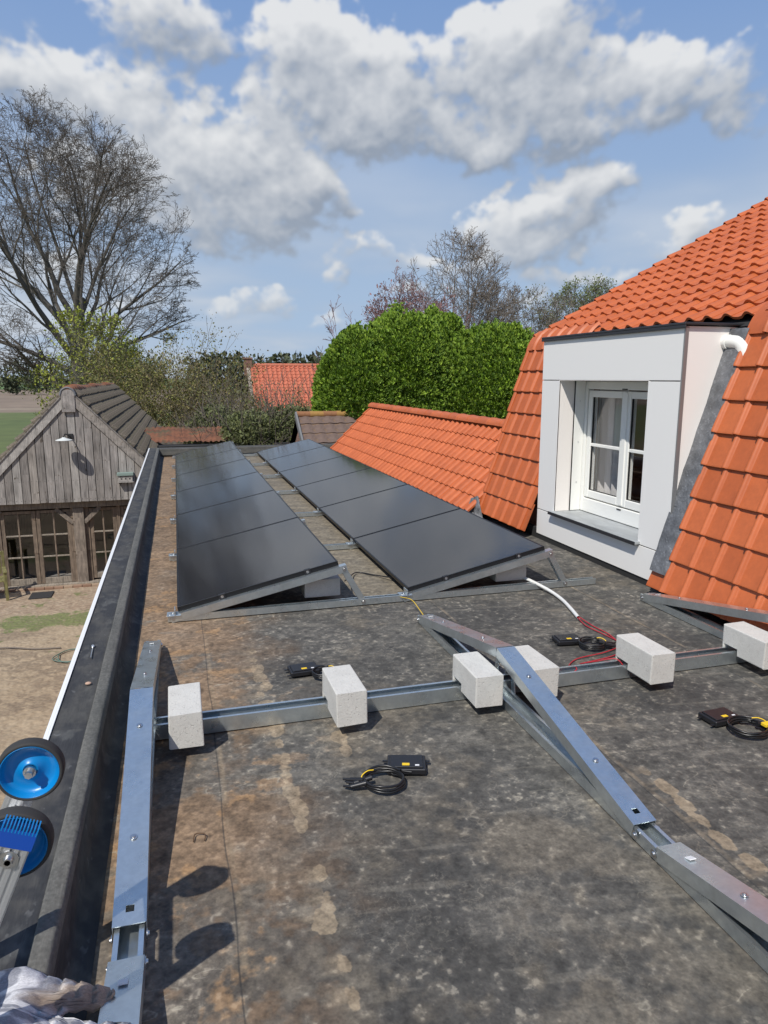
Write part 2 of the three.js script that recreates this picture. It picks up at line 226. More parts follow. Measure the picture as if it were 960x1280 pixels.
// ------------------------------------------------------------------ flat roof with its parapet
const RX0 = -.35, RX1 = 3.52, RZB = -15.32, RZF = 1.6;
{
  const G = (x, z, f, o) => F(x * f + z * f * .13 + o, z * f - x * f * .11 + o * 1.7);
  const chain = (x, z, cx, z0, z1, seed) => { if (z < z0 - .2 || z > z1 + .2 || Math.abs(x - cx) > .3) return 0; // ragged scales of dried silt along a welded lap
    const k = Math.floor(z / .125), e = G(x, z, 8, seed) * 1.5 + G(x, z, 22, seed) * .9 + G(x, z, 60, seed) * .35, wash = ss(-.35, .3, F(x * 4 + seed, z * 34) + .25 * e); let m = 0;
    for (let q = k - 1; q <= k + 1; q++) { const h = n2(q * 7.3 + seed + .4, 1.7), g2 = n2(q * 3.9 + 2.2, seed + .3); if (h < -.6) continue; const cz = (q + .5 + .3 * g2) * .125, sz = .85 + .35 * h, dx = (x - cx - .025 * g2) / (.031 * sz), dz = (z - cz) / (.06 * sz); m = Math.max(m, ss(1.15, .85, dx * dx + dz * dz + e), dx < 0 ? ss(-4.2, -.4, dx) * ss(1.3, .3, Math.abs(dz)) * wash * .7 : 0); }
    return m * ss(z0 - .1, z0 + .1, z) * ss(z1 + .1, z1 - .1, z); };
  const LAPS = [.09, 1.705, 2.87];
  const roofC = (x, z) => {
    const n = G(x, z, .8, 4), m = G(x, z, 3.1, 1), f = G(x, z, 12, 9), s = G(x, z, 48, 2), t = G(x, z, 24, 15), big = G(x, z, 1.5, 21), str = F(x * 2.6 + 30 + z * .4, z * 22 - x * 3);
    const rows = ss(-4.7, -5.1, z + .5 * m + .3 * f), curl = Math.abs(G(x + .03 * f, z + .03 * m, 17, 61)), curl2 = Math.abs(G(x, z, 31, 44)), pat = G(x, z, 2.2, 13);
    let c = mix3([.055, .052, .046], [.118, .110, .096], clamp(.45 + .45 * m + .5 * f + .3 * t));
    c = mix3(c, [.028, .028, .028], ss(.05, .42, big + .35 * f + .2 * m) * .55);                                  // barer, blacker bitumen
    c = mix3(c, [.2, .178, .14], ss(.12, .6, t * .7 + s * .6 + .3 * m) * .3);                                     // mineral flecks
    c = mix3(c, [.30, .27, .215], ss(.4, .66, s * .9 + t * .45 + .3 * G(x, z, 5, 33)) * .34);
    c = mix3(c, [.19, .172, .14], ss(.25, .5, str + .25 * f) * .3);
    c = mix3(c, [.21, .185, .145], ss(.07, .0, curl) * ss(-.05, .35, pat + .3 * f) * .5); c = mix3(c, [.2, .18, .145], ss(.08, .0, curl2) * ss(.0, .4, G(x, z, 2.7, 3) + .3 * f) * .42); c = mix3(c, [.028, .028, .027], ss(.06, 0, Math.abs(G(x, z, 22, 90))) * ss(0, .4, -pat + .3 * t) * .5);   // flaking weathered surface
    c = mix3(c, [.155, .125, .085], ss(0, .5, G(x, z, 1.9, 40) + .4 * f + .25 * t) * .36);                          // thin ragged tan film
    // brown silt washed to the low side by the parapet
    const e = x + .34 * n + .26 * m + .12 * f + .06 * t;
    const silt = ss(.46, -.2, e - .05), sc = mix3([.15, .098, .058], [.29, .195, .118], clamp(.5 + .55 * m + .5 * f + .3 * s));
    const worn = ss(.0, .4, G(x, z, 2.3, 52) + .45 * f + .3 * t) * (1 - rows * .75);
    c = mix3(c, sc, silt * .93 * (1 - .8 * worn));
    c = mix3(c, [.31, .18, .08], ss(.3, .55, G(x, z, 6, 70) + .3 * t + .15 * s) * ss(.75, .1, x) * .5);       // ochre blotches
    const gap = ss(.85, 1.1, x) * ss(1.85, 1.6, x) * rows; c = mix3(c, mix3([.14, .12, .09], [.27, .225, .155], clamp(.5 + .8 * str)), gap * .72);
    c = mix3(c, mix3([.27, .2, .125], [.38, .3, .2], .5 + .5 * f), Math.max(chain(x, z, .365, -4.1, -1.3, 3), chain(x, z, 1.785, -2.3, -1.3, 9), chain(x, z, .62, -3.0, -2.75, 5)) * .6);
    for (const L of LAPS) { const d = x - L - .006 * n2(z * 3, L); c = mix3(c, [.26, .2, .13], ss(.016, .002, Math.abs(d - .016)) * .5 * clamp(.5 + m + f)); c = mix3(c, [.025, .025, .025], ss(.004, .001, Math.abs(d)) * .65); }
    for (const L of [-2.72, -7.9, -12.6]) { const d = z - L - .006 * n2(x * 3, L); c = mix3(c, [.03, .03, .03], ss(.004, .001, Math.abs(d)) * .25); }
    const sq = Math.abs(F(x * 2.3 + 11, z * 5.3) - .12); c = mix3(c, [.3, .27, .21], ss(.012, .002, sq) * ss(.05, .35, m + .5 * t) * .6);   // scuffs
    const k = 1 + .44 * s + .24 * t + .24 * G(x, z, 150, 5); return [c[0] * k, c[1] * k, c[2] * k]; };
  const roofB = (x, z) => { let b = .42 + .2 * G(x, z, 12, 9) + .2 * G(x, z, 48, 2) + .12 * G(x, z, 3.1, 1); for (const L of LAPS) b += .22 * ss(L - .004, L + .004, x); return b; };
  const W = RX1 - RX0, roof = thing('flat_roof', 'flat bitumen roof stained with brown silt', 'flat roof', [RX0, GY, RZB]); roof.userData.kind = 'structure';
  const sheet = (z0, z1, w, h) => { const t = tex(w, h, (u, v) => roofC(RX0 + u * W, z1 + (z0 - z1) * v), { repeat: false }); const b = tex(w, h, (u, v) => roofB(RX0 + u * W, z1 + (z0 - z1) * v), { srgb: false, repeat: false });
    const g = new THREE.PlaneGeometry(W, z1 - z0, 60, 80).rotateX(-Math.PI / 2).translate((RX0 + RX1) / 2, 0, (z0 + z1) / 2); const p = g.attributes.position;
    for (let i = 0; i < p.count; i++) { const x = p.getX(i), z = p.getZ(i); p.setY(i, .0035 * fbm(x * 1.6, z * 1.6, 3) * (Math.abs(z - (-5.2)) < .02 || Math.abs(z + .9) < .02 ? 0 : 1) - .001); }
    g.computeVertexNormals(); const uv = g.attributes.uv; for (let i = 0; i < uv.count; i++) uv.setY(i, 1 - uv.getY(i)); for (let i = 0; i < uv.count; i++) uv.setXY(i, (p.getX(i) - RX0) / W, (p.getZ(i) - z1) / (z0 - z1));
    return part(roof, 'bitumen_sheet', g, std({ map: t, bumpMap: b, bumpScale: .008, roughness: .9 })); };
  sheet(-5.2, -.9, 1664, 1792); sheet(-.9, RZF, 256, 256); sheet(RZB, -5.2, 640, 1280);
  part(roof, 'roof_slab', box(RX0 - .2, RX1 + .1, -.35, -.03, RZB - .15, RZF), M.room);
  part(roof, 'outer_wall', box(-.5, -.2, GY, -.36, RZB - .1, RZF), std({ color: lin(.3, .14, .09), roughness: .9 }));
  part(roof, 'rear_wall', box(-.19, RX1, GY, -.36, RZB - .1, RZB + .2), std({ color: lin(.3, .14, .09), roughness: .9 }));
  console.log('roof done', Date.now() - T0);
  // parapet along the low side and across the far end
  const darkTop = std({ map: tex(512, 2048, (u, v) => { const x = u * .6, z = v * 3, n = fbm(x * 4, z * 2.2, 4), f = fbm(x * 30, z * 22, 4), d = ss(.25, .6, fbm(x * 13 + 3, z * 5, 5) + .12 * f), w = ss(.5, .7, fbm(x * 40, z * 26 + 8, 3)); let c = mix3([.02, .021, .024], [.038, .039, .042], .5 + .5 * n); c = mix3(c, [.10, .10, .095], d * .55); c = mix3(c, [.075, .07, .06], ss(-.1, .4, n + .3 * f) * .5); return mix3(c, [.2, .2, .2], w * .25).map(k => k * (1 + .25 * f)); }), roughness: .85, bumpMap: grainBump, bumpScale: .003 });
  const greyStrip = std({ map: tex(512, 2048, (u, v) => { const n = fbm(u * 8, v * 14, 4), f = fbm(u * 70, v * 300, 3); const c = mix3([.07, .07, .065], [.135, .13, .115], clamp(.5 + .6 * n)); return c.map(k => k * (1 + .35 * f)); }), roughness: .9, bumpMap: grainBump, bumpScale: .003 });
  const pp = thing('roof_parapet', 'low black parapet wrapped in bitumen with a thin white outer edge', 'parapet', [-.45, -.36, RZB]); pp.userData.kind = 'structure';
  const zs = []; for (let z = RZF; z >= RZB - .12; z -= .12) zs.push(z);
  const loft = (prof, noise) => { const pos = [], uv = [], ix = []; zs.forEach((z, j) => { let L = 0; prof.forEach((p, i) => { if (i) L += Math.hypot(p[0] - prof[i - 1][0], p[1] - prof[i - 1][1]); const e = noise; pos.push(p[0] + e * n2(z * 2.1, i * 3.3), p[1] + e * n2(z * 1.7 + 40, i * 2.1), z); uv.push(L / .6, z / 3); if (i && j) { const a = (j - 1) * prof.length + i - 1, b = a + 1, c = a + prof.length, d = c + 1; ix.push(a, c, b, b, c, d); } }); }); const g = new THREE.BufferGeometry(); g.setAttribute('position', new THREE.Float32BufferAttribute(pos, 3)); g.setAttribute('uv', new THREE.Float32BufferAttribute(uv, 2)); g.setIndex(ix); g.computeVertexNormals(); return g; };
  part(pp, 'top_membrane', loft([[-.568, .12], [-.566, .158], [-.56, .163], [-.5, .159], [-.42, .156], [-.41, .15]], .0016), darkTop);
  part(pp, 'edge_strip', loft([[-.43, .15], [-.428, .166], [-.42, .169], [-.385, .165], [-.372, .155], [-.37, .12]], .002), greyStrip, 'grey weathered strip lapped along the inner edge');
  part(pp, 'inner_upstand', loft([[-.374, .14], [-.366, .06], [-.352, .02], [-.325, .006], [-.3, .0025]], .003), darkTop);
  part(pp, 'core', box(-.56, -.38, -.36, .145, RZB - .1, RZF), M.gap);
  const wt = std({ color: lin(.78, .78, .77), roughness: .35 });
  part(pp, 'white_edge_trim', merge([box(-.584, -.571, .06, .171, RZB - .13, RZF), box(-.5705, -.562, .1655, .171, RZB - .13, RZF)]), wt, 'thin white outer edge trim');
  part(pp, 'rear_membrane', boxUV(rbox(-.42, RX1 - .1, .0, .158, RZB - .14, RZB + .06, .012, 2), .6), darkTop);
  part(pp, 'rear_strip', boxUV(rbox(-.37, RX1 - .12, .03, .166, RZB + .045, RZB + .085, .008), .6), greyStrip);
  part(pp, 'rear_trim', box(-.56, RX1 - .1, .05, .169, RZB - .165, RZB - .145), std({ color: lin(.12, .12, .12), roughness: .6 }));
}

// ------------------------------------------------------------------ tiles
// profile across the width (u, height), pieces w wide, l long; own axes: x across, y up the slope, z out
function tileGeo(prof, l, lift, thick, v0 = 0) {
  const n = prof.length, pos = [], ix = [], uv = [];
  const P = (u, v, z) => { pos.push(u, v, z); uv.push(u * 1.6 + v0, v * 1.6 + v0 * 2); return pos.length / 3 - 1; };
  const rows = [0, .012, l];
  rows.forEach((v, j) => prof.forEach(([u, h]) => P(u, v, h + lift * (1 - v / l) - (j === 0 ? .004 : 0))));
  for (let j = 0; j < 2; j++) for (let i = 0; i < n - 1; i++) { const a = j * n + i; ix.push(a, a + 1, a + n, a + 1, a + n + 1, a + n); }
  const b0 = pos.length / 3; prof.forEach(([u, h]) => P(u, 0, h + lift - .004)); prof.forEach(([u, h]) => P(u, .002, h + lift - thick));
  for (let i = 0; i < n - 1; i++) ix.push(b0 + i, b0 + n + i, b0 + i + 1, b0 + i + 1, b0 + n + i, b0 + n + i + 1);
  const e0 = pos.length / 3; for (const k of [0, n - 1]) { const [u, h] = prof[k]; P(u, 0, h + lift); P(u, l, h); P(u, 0, h + lift - thick); P(u, l, h - thick); }
  ix.push(e0, e0 + 1, e0 + 2, e0 + 2, e0 + 1, e0 + 3, e0 + 4, e0 + 6, e0 + 5, e0 + 5, e0 + 6, e0 + 7);
  const g = new THREE.BufferGeometry(); g.setAttribute('position', new THREE.Float32BufferAttribute(pos, 3)); g.setAttribute('uv', new THREE.Float32BufferAttribute(uv, 2)); g.setIndex(ix); g.computeVertexNormals(); return g;
}
// a slope: its own axes have x along +z of the scene, y up the slope (towards +x), z outward
function slope(t, name, ox, oy, oz, ang) { const s = new THREE.Group(); s.name = name; t.add(s); const c = Math.cos(ang), n = Math.sin(ang); s.matrixAutoUpdate = true; const m = new THREE.Matrix4().makeBasis(V(0, 0, 1), V(c, n, 0), V(-n, c, 0)); s.quaternion.setFromRotationMatrix(m); s.position.set(ox, oy, oz).sub(t.position); return s; }
const flatProf = w => [[0, .002], [.008, 0], [w * .4, -.001], [w * .765, 0], [w * .78, .009], [w * .81, .021], [w * .85, .026], [w * .9, .0245], [w * .945, .015], [w * .975, .003], [w * 1.01, .0]];
const rollProf = (w, h) => [[0, .002], [w * .12, -.004], [w * .3, -.007], [w * .46, -.002], [w * .56, h * .45], [w * .66, h * .9], [w * .75, h], [w * .85, h * .85], [w * .94, h * .4], [w * 1.01, .004]];

// ------------------------------------------------------------------ the house with the steep tiled roof and dormer
const SA = Math.atan(1 / .298), EX = 3.33, EY = .07, VZ = -7.46;      // steep slope: eave, angle, verge
const UA = Math.atan(.547), UX = 3.90, UY = 1.985;                    // upper slope: foot and angle
const DX = 3.45, DZ0 = -6.36, DZ1 = -4.35, DB = .055, DT = 1.985;      // dormer front, ends, bottom and top
{
  const h = thing('tiled_house', 'house with steep orange tiled roof and a white boxed dormer window', 'house', [4, GY, -3]);
  const wallM = std({ color: lin(.33, .16, .1), roughness: .9 });
  const body = (z0, z1) => prism([[3.5, GY], [3.5, .0], [4.02, 1.9], [8.0, 4.08], [12, 1.9], [12.4, 0], [12.4, GY]], z0, z1);
  part(h, 'wall', merge([body(VZ + .05, DZ0 + .1), body(DZ1 - .1, 2.4), prism([[5.4, GY], [5.4, 2.55], [8.0, 4.0], [12, 1.9], [12.4, 0], [12.4, GY]], DZ0 + .1, DZ1 - .1), box(3.5, 5.4, GY, .18, DZ0 + .1, DZ1 - .1), prism([[3.56, 1.9], [3.56, 1.96], [4.0, 1.96], [5.4, 2.66], [5.4, 2.5], [4.1, 1.9]], DZ0 + .1, DZ1 - .1)]), wallM);
  part(h, 'bitumen_skirting', merge([box(3.46, 3.5, -.001, .1, VZ - .02, 2.4)]), M.gap);
  part(h, 'room_back_wall', box(5.3, 5.395, .18, 1.9, DZ0 + .1, DZ1 - .1), M.room);
  // steep slope, both sides of the dormer
  const W = .205, G1 = .238, st = slope(h, 'steep_roof_slope', EX, EY, 0, SA), r = rng(5);
  const geos = [0, 1, 2].map(i => tileGeo(flatProf(W), G1 + .05, .034, .022, i * .37));
  const rows = 8, narrow = tileGeo([[0, .002], [.008, 0], [.04, -.001], [DZ0 - VZ - 5 * W - .004, 0]], G1 + .05, .024, .016);
  for (let j = 0; j < rows; j++) {
    for (let k = 0; k < 6; k++) { const x = VZ + k * W; if (x > DZ0 - .02) continue; const m = mesh('tile', x + W > DZ0 ? narrow : geos[Math.floor(r() * 3)], M.clay[Math.floor(r() * 4)], st); m.position.set(x, j * G1, .004 * r()); m.rotation.z = (r() - .5) * .008; }
    for (let k = 0; k < 13; k++) { const x = DZ1 - .02 + k * W; if (k > 11) continue; const m = mesh('tile', geos[Math.floor(r() * 3)], M.clay[Math.floor(r() * 4)], st); m.position.set(x, j * G1, .004 * r()); m.rotation.z = (r() - .5) * .008; }
  }
  const more = []; for (let j = 0; j < rows; j++) for (let k = 12; k < 32; k++) more.push(geos[k % 3].clone().translate(DZ1 - .02 + k * W, j * G1, 0)); mesh('roof_tiles', mergeGeometries(more), M.clay[0], st).userData.kind = 'stuff';
  // verge: the last column turns down over the edge
  const vg = tileGeo([[-.035, -.09], [-.036, -.01], [-.03, .012], [-.012, .027], [.008, .026], [.022, .01]], G1 + .04, .026, .012);
  for (let j = 0; j < rows; j++) { const m = mesh('verge_tile', vg, M.clay[j % 4], st); m.position.set(VZ, j * G1, .004); }
  // rounded tiles where the steep slope turns into the upper one
  const kp = []; for (let i = 0; i <= 7; i++) { const a = SA + (UA - SA) * (i / 7); kp.push(a); }
  const kneeGeo = (() => { const prof = flatProf(W), n = prof.length, pos = [], ix = [], uv = []; let y = 0, z = 0; const pts = []; kp.forEach((a, i) => { const d = a - SA; pts.push([y, z, d]); const s = .036; y += Math.cos(d) * s; z += Math.sin(d) * s; });
    pts.forEach(([py, pz, d]) => prof.forEach(([u, hh]) => { pos.push(u, py - Math.sin(d) * (hh + .03), pz + Math.cos(d) * (hh + .03)); uv.push(u, py); }));
    for (let j = 0; j < pts.length - 1; j++) for (let i = 0; i < n - 1; i++) { const a = j * n + i; ix.push(a, a + 1, a + n, a + 1, a + n + 1, a + n); }
    const b0 = pos.length / 3; prof.forEach(([u, hh]) => { pos.push(u, 0, hh + .03); uv.push(u, 0); }); prof.forEach(([u, hh]) => { pos.push(u, .002, hh + .01); uv.push(u, .02); }); for (let i = 0; i < n - 1; i++) ix.push(b0 + i, b0 + n + i, b0 + i + 1, b0 + i + 1, b0 + n + i, b0 + n + i + 1);
    const g = new THREE.BufferGeometry(); g.setAttribute('position', new THREE.Float32BufferAttribute(pos, 3)); g.setAttribute('uv', new THREE.Float32BufferAttribute(uv, 2)); g.setIndex(ix); g.computeVertexNormals(); return g; })();
  for (let k = 0; k < 46; k++) { const x = VZ - .03 + k * W; if (x > DZ0 - .05 && x < DZ1 - .02) continue; const m = mesh('knee_tile', kneeGeo, M.clay[k % 3], st); m.position.set(x, rows * G1 - .005, 0); }
  // upper slope
  const G2 = .214, up = slope(h, 'upper_roof_slope', UX, UY, 0, UA);
  const ug = [0, 1, 2].map(i => tileGeo(rollProf(.2, .029), G2 + .05, .034, .024, i * .29)), rest = [];
  for (let j = 0; j < 22; j++) for (let k = 0; k < 48; k++) { const x = VZ + k * .2, seen = (k < 13 && j < 17) || (k < 15 && j < 6), gi = Math.floor(r() * 3), y = j * G2 + .055;
    if (seen) { const m = mesh('tile', ug[gi], M.clay[Math.floor(r() * 4)], up); m.position.set(x, y, .004 * r()); m.rotation.z = (r() - .5) * .01; }
    else rest.push(ug[gi].clone().translate(x, y, 0)); }
  const ro = mesh('roof_tiles', mergeGeometries(rest), M.clay[0], up); ro.userData.kind = 'stuff';
  const ug2 = tileGeo([[-.035, -.09], [-.036, -.005], [-.028, .022], [-.01, .04], [.012, .036], [.03, .01]], G2 + .04, .03, .012);
  for (let j = 0; j < 20; j++) { const m = mesh('verge_tile', ug2, M.clay[j % 3], up); m.position.set(VZ, j * G2 + .055, .004); }
  mesh('roof_underlay', box(VZ + .02, 2.3, -.02, 4.55, -.06, -.02), M.gap, up);
  // dormer cladding: panels with open joints over a dark backing
  const d = new THREE.Group(); d.name = 'dormer'; h.add(d); d.position.set(0, 0, 0);
  const dp = (name, g, m) => sub(d, name, g, m, h);
  const WZ0 = -6.03, WZ1 = -4.715, WB = .335, WT = 1.575, j = .004;
  dp('panel', rbox(DX, DX + .012, WT + j, DT - .03, DZ0, DZ1, .002), M.white);
  dp('panel', rbox(DX, DX + .012, WB + j - .03, WT - j, DZ0, WZ0, .002), M.white);
  dp('panel', rbox(DX, DX + .012, WB + j - .03, WT - j, WZ1, DZ1, .002), M.white);
  dp('panel', rbox(DX, DX + .012, DB, WB - .03 - j, DZ0, DZ1, .002), M.white);
  dp('backing', merge([box(DX + .013, DX + .06, WT + .012, DT - .03, DZ0 + .01, DZ1 - .01), box(DX + .013, DX + .06, DB + .02, WB - .03, DZ0 + .01, DZ1 - .01), box(DX + .013, DX + .06, WB - .03, WT + .012, DZ0 + .01, WZ0 - .014), box(DX + .013, DX + .06, WB - .03, WT + .012, WZ1 + .014, DZ1 - .01)]), M.gap);
  dp('reveal_panel', box(DX + .001, DX + .16, WB, WT, WZ0 - .012, WZ0), M.whiteWarm);
  dp('reveal_panel', box(DX + .001, DX + .40, WB, WT, WZ1, WZ1 + .012), M.whiteWarm);
  dp('reveal_panel', box(DX + .001, DX + .40, WT, WT + .012, WZ0, WZ1), M.whiteWarm);
  dp('corner_post', rbox(DX - .004, DX + .028, DB + .55, DT - .03, DZ1 + .002, DZ1 + .014, .002), std({ color: lin(.3, .3, .3), roughness: .4, metalness: .6 }));
  const cheek = prism([[DX + .012, .64], [DX + .012, DT - .03], [4.0, DT - .03], [3.96, 1.9], [DX + .03, .5]], DZ1 - .02, DZ1);
  dp('cheek_panel', cheek, M.whiteWarm);
  dp('cheek_panel', prism([[DX + .02, DB], [DX + .012, DT - .03], [4.0, DT - .03], [3.96, 1.9], [DX + .06, DB]], DZ0, DZ0 + .02), M.whiteWarm);
  dp('cap_trim', merge([rbox(DX - .02, 4.02, DT - .022, DT - .004, DZ0 - .015, DZ1 + .03, .004), rbox(DX - .02, DX - .008, DT - .045, DT - .0225, DZ0 - .015, DZ1 + .03, .003)]), M.darkTrim);
  dp('sill', rbox(DX - .045, DX + .40, WB - .026, WB - .002, WZ0 - .03, WZ1 + .03, .004), M.zinc);
  dp('sill_edge', rbox(DX - .052, DX - .0455, WB - .032, WB - .002, WZ0 - .03, WZ1 + .03, .002), M.darkTrim);
  // window: outer frame, two sashes with a cross bar each
  const w = new THREE.Group(); w.name = 'window'; h.add(w);
  const wp = (name, g, m) => sub(w, name, g, m, h), F = DX + .255, Z0 = WZ0 + .006, Z1 = WZ1 - .004, B = WB + .003, T = WT - .006;
  wp('side_casing', rbox(F - .088, F + .011, B, T, Z0 - .012, Z0 + .012, .003), M.upvc); wp('casing_gap', box(F - .094, F - .0885, B, T, Z0 - .004, Z0 + .004), M.gap);
  wp('frame', merge([rbox(F + .012, F + .08, B, T, Z0 - .012, Z0 + .05, .006), rbox(F + .012, F + .08, B, T, Z1 - .055, Z1, .006), rbox(F + .0125, F + .08, T - .075, T - .0005, Z0 + .05, Z1 - .055, .006), rbox(F + .0125, F + .08, B + .0005, B + .13, Z0 + .05, Z1 - .055, .006)]), M.upvc);
  const ya = B + .14, yb = T - .085, zc = (Z0 + .058 + Z1 - .065) / 2;
  for (const [a, b] of [[Z0 + .058, zc - .004], [zc + .004, Z1 - .065]]) {
    const s = .062; wp('sash', merge([rbox(F + .022, F + .085, ya, yb, a, a + s, .007), rbox(F + .022, F + .085, ya, yb, b - s, b, .007), rbox(F + .0225, F + .085, yb - s, yb - .0005, a + s, b - s, .007), rbox(F + .0225, F + .085, ya + .0005, ya + s + .01, a + s, b - s, .007)]), M.upvc);
    wp('glazing_bar', rbox(F + .028, F + .075, (ya + yb) / 2 - .014, (ya + yb) / 2 + .014, a + s - .002, b - s + .002, .004), M.upvc);
    wp('pane', box(F + .05, F + .054, (ya + yb) / 2 + .012, yb - s + .004, a + s - .004, b - s + .004), M.glass);
    wp('pane', box(F + .05, F + .054, ya + s + .004, (ya + yb) / 2 - .012, a + s - .004, b - s + .004), M.glass);
    wp('glazing_seal', merge([box(F + .034, F + .05, ya + s + .01, yb - s, a + s, a + s + .006), box(F + .034, F + .05, ya + s + .01, yb - s, b - s - .006, b - s), box(F + .034, F + .05, ya + s + .01, ya + s + .016, a + s + .006, b - s - .006)]), M.black);
  }
  wp('sash_astragal', rbox(F + .012, F + .03, ya + .01, yb - .01, zc - .028, zc + .028, .006), M.upvc);
  wp('hinge', merge([box(F + .008, F + .014, yb + .012, yb + .022, zc - .05, zc + .02), box(F + .008, F + .014, ya - .03, ya - .02, zc - .03, zc + .03)]), M.black);
  wp('screw', merge([.25, .6, .95].map(k => cyl(V(F - .04, B + k * 1.1, Z0 + .01), V(F - .04, B + k * 1.1, Z0 + .015), .006, .006, 8))), M.bolt);
  // curtains inside
  const cur = (z0, z1, ph) => { const g = new THREE.PlaneGeometry(z1 - z0, 1.3, 40, 1).rotateY(-Math.PI / 2).translate(F + .24, 1.0, (z0 + z1) / 2), p = g.attributes.position; for (let i = 0; i < p.count; i++) p.setX(i, F + .24 + .025 * Math.sin((p.getZ(i) - z0) * 55 + ph)); g.computeVertexNormals(); return g; };
  wp('curtain', cur(Z0 - .1, Z0 + .36, 0), M.curtain); wp('curtain', cur(Z1 - .42, Z1 - .3, 1), M.curtain);
  // lead flashing beside the dormer, laid on the tiles
  const leadG = (z0, z1, v0, v1, sx, off) => { const nx = 6, ny = 24, pos = [], uv = [], ix = []; for (let a = 0; a <= ny; a++) for (let b = 0; b <= nx; b++) { const v = v0 + (v1 - v0) * a / ny, z = z0 + (z1 - z0) * b / nx; pos.push(z, v, off + .012 * fbm(z * 9 + sx, v * 5, 3) + (b === nx ? -.012 : 0)); uv.push(z * 2, v * 2); if (a && b) { const q = (a - 1) * (nx + 1) + b - 1; ix.push(q, q + 1, q + nx + 1, q + 1, q + nx + 2, q + nx + 1); } } const g = new THREE.BufferGeometry(); g.setAttribute('position', new THREE.Float32BufferAttribute(pos, 3)); g.setAttribute('uv', new THREE.Float32BufferAttribute(uv, 2)); g.setIndex(ix); g.computeVertexNormals(); return g; };
  mesh('lead_flashing', leadG(DZ1 - .015, DZ1 + .165, .62, 1.94, 1, .05), M.lead, st);
  mesh('lead_flashing', leadG(DZ1 - .02, DZ1 + .16, .12, .66, 7, .046), M.lead, st);
  // plastic overflow elbow on the cheek
  const pb = V(3.83, 1.8, DZ1); part(h, 'vent_elbow', merge([tube([V(pb.x - .02, pb.y + .05, pb.z - .02), V(pb.x - .015, pb.y + .05, pb.z + .06), V(pb.x - .005, pb.y + .03, pb.z + .125), V(pb.x + .005, pb.y - .03, pb.z + .15), V(pb.x + .005, pb.y - .10, pb.z + .15)], .045, 24, 16), cyl(V(pb.x - .02, pb.y + .05, pb.z), V(pb.x - .02, pb.y + .05, pb.z + .03), .052, .052, 18)]), M.upvc, 'white plastic elbow pipe');
}
console.log('house done', Date.now() - T0);

// ------------------------------------------------------------------ low wing with orange tiles
{
  const x0 = 3.2, y0 = .08, x1 = 4.1, y1 = .97, z0 = -15.08, z1 = -7.47, A = Math.atan2(y1 - y0, x1 - x0), L = Math.hypot(y1 - y0, x1 - x0), n = 6, gg = (L - .03) / n;
  const t = thing('tiled_wing', 'low wing with bright orange tiled roof alongside the flat roof', 'house', [4.1, GY, -11]);
  part(t, 'wall', prism([[3.53, GY], [3.53, .28], [4.1, .84], [5.0, -.02], [5.0, GY]], z0 + .05, z1), std({ color: lin(.3, .14, .09), roughness: .9 }));
  const s = slope(t, 'roof_slope', x0, y0, 0, A), r = rng(21), W = .19, g = [0, 1].map(i => tileGeo(rollProf(W, .03), gg + .05, .03, .02, i * .3));
  mesh('roof_underlay', box(z0 + .05, z1, .02, L, -.05, -.03), M.gap, s);
  for (let j = 0; j < n; j++) for (let k = 0; k < 40; k++) { const m = mesh('tile', g[Math.floor(r() * 2)], M.clay[Math.floor(r() * 4)], s); m.position.set(z0 + k * W, j * gg - .02, .003 * r()); m.rotation.z = (r() - .5) * .012; }
  const vg = tileGeo([[-.03, -.08], [-.03, 0], [-.02, .022], [0, .032], [.02, .02]], gg + .04, .026, .012);
  for (let j = 0; j < n; j++) mesh('verge_tile', vg, M.clay[j % 3], s).position.set(z0, j * gg - .02, .004);
  const cap = (() => { const pos = [], ix = [], uv = [], N = 9; [[0, 1.06], [.06, 1.06], [.065, 1], [.4, .94]].forEach(([z, k], a) => { for (let i = 0; i <= N; i++) { const q = Math.PI * i / N; pos.push(Math.cos(q) * .105 * k, Math.sin(q) * .085 * k - .02, z); uv.push(i / N, z); if (a && i) { const b = (a - 1) * (N + 1) + i - 1; ix.push(b, b + N + 1, b + 1, b + 1, b + N + 1, b + N + 2); } } }); const g = new THREE.BufferGeometry(); g.setAttribute('position', new THREE.Float32BufferAttribute(pos, 3)); g.setAttribute('uv', new THREE.Float32BufferAttribute(uv, 2)); g.setIndex(ix); g.computeVertexNormals(); return g; })();
  for (let k = 0; k < 21; k++) { const m = mesh('ridge_tile', cap, M.clay[k % 3], t); m.position.set(4.12, 1.0, z0 - .05 + k * .365).sub(t.position); }
  // the far slope of the wing
  part(t, 'rear_slope', prism([[4.12, .99], [5.15, -.03], [5.15, -.07], [4.12, .94]], z0, z1), M.clay[0]);
  // crumpled lead at the foot, where wing and steep roof meet
  const lp = new THREE.PlaneGeometry(.24, .26, 14, 14), P = lp.attributes.position; for (let i = 0; i < P.count; i++) { const x = P.getX(i), y = P.getY(i), e = fbm(x * 14 + 3, y * 11, 3); P.setXYZ(i, x * (1 - .6 * (y + .13) / .26), y, .03 * e + .05 * Math.sin(x * 14)); } lp.computeVertexNormals();
  lp.rotateX(-.45).rotateY(-.55).translate(3.25, .12, -7.5); part(t, 'lead_flashing', lp, M.lead, 'crumpled grey lead flashing at the roof foot');
}
console.log('wing done', Date.now() - T0);

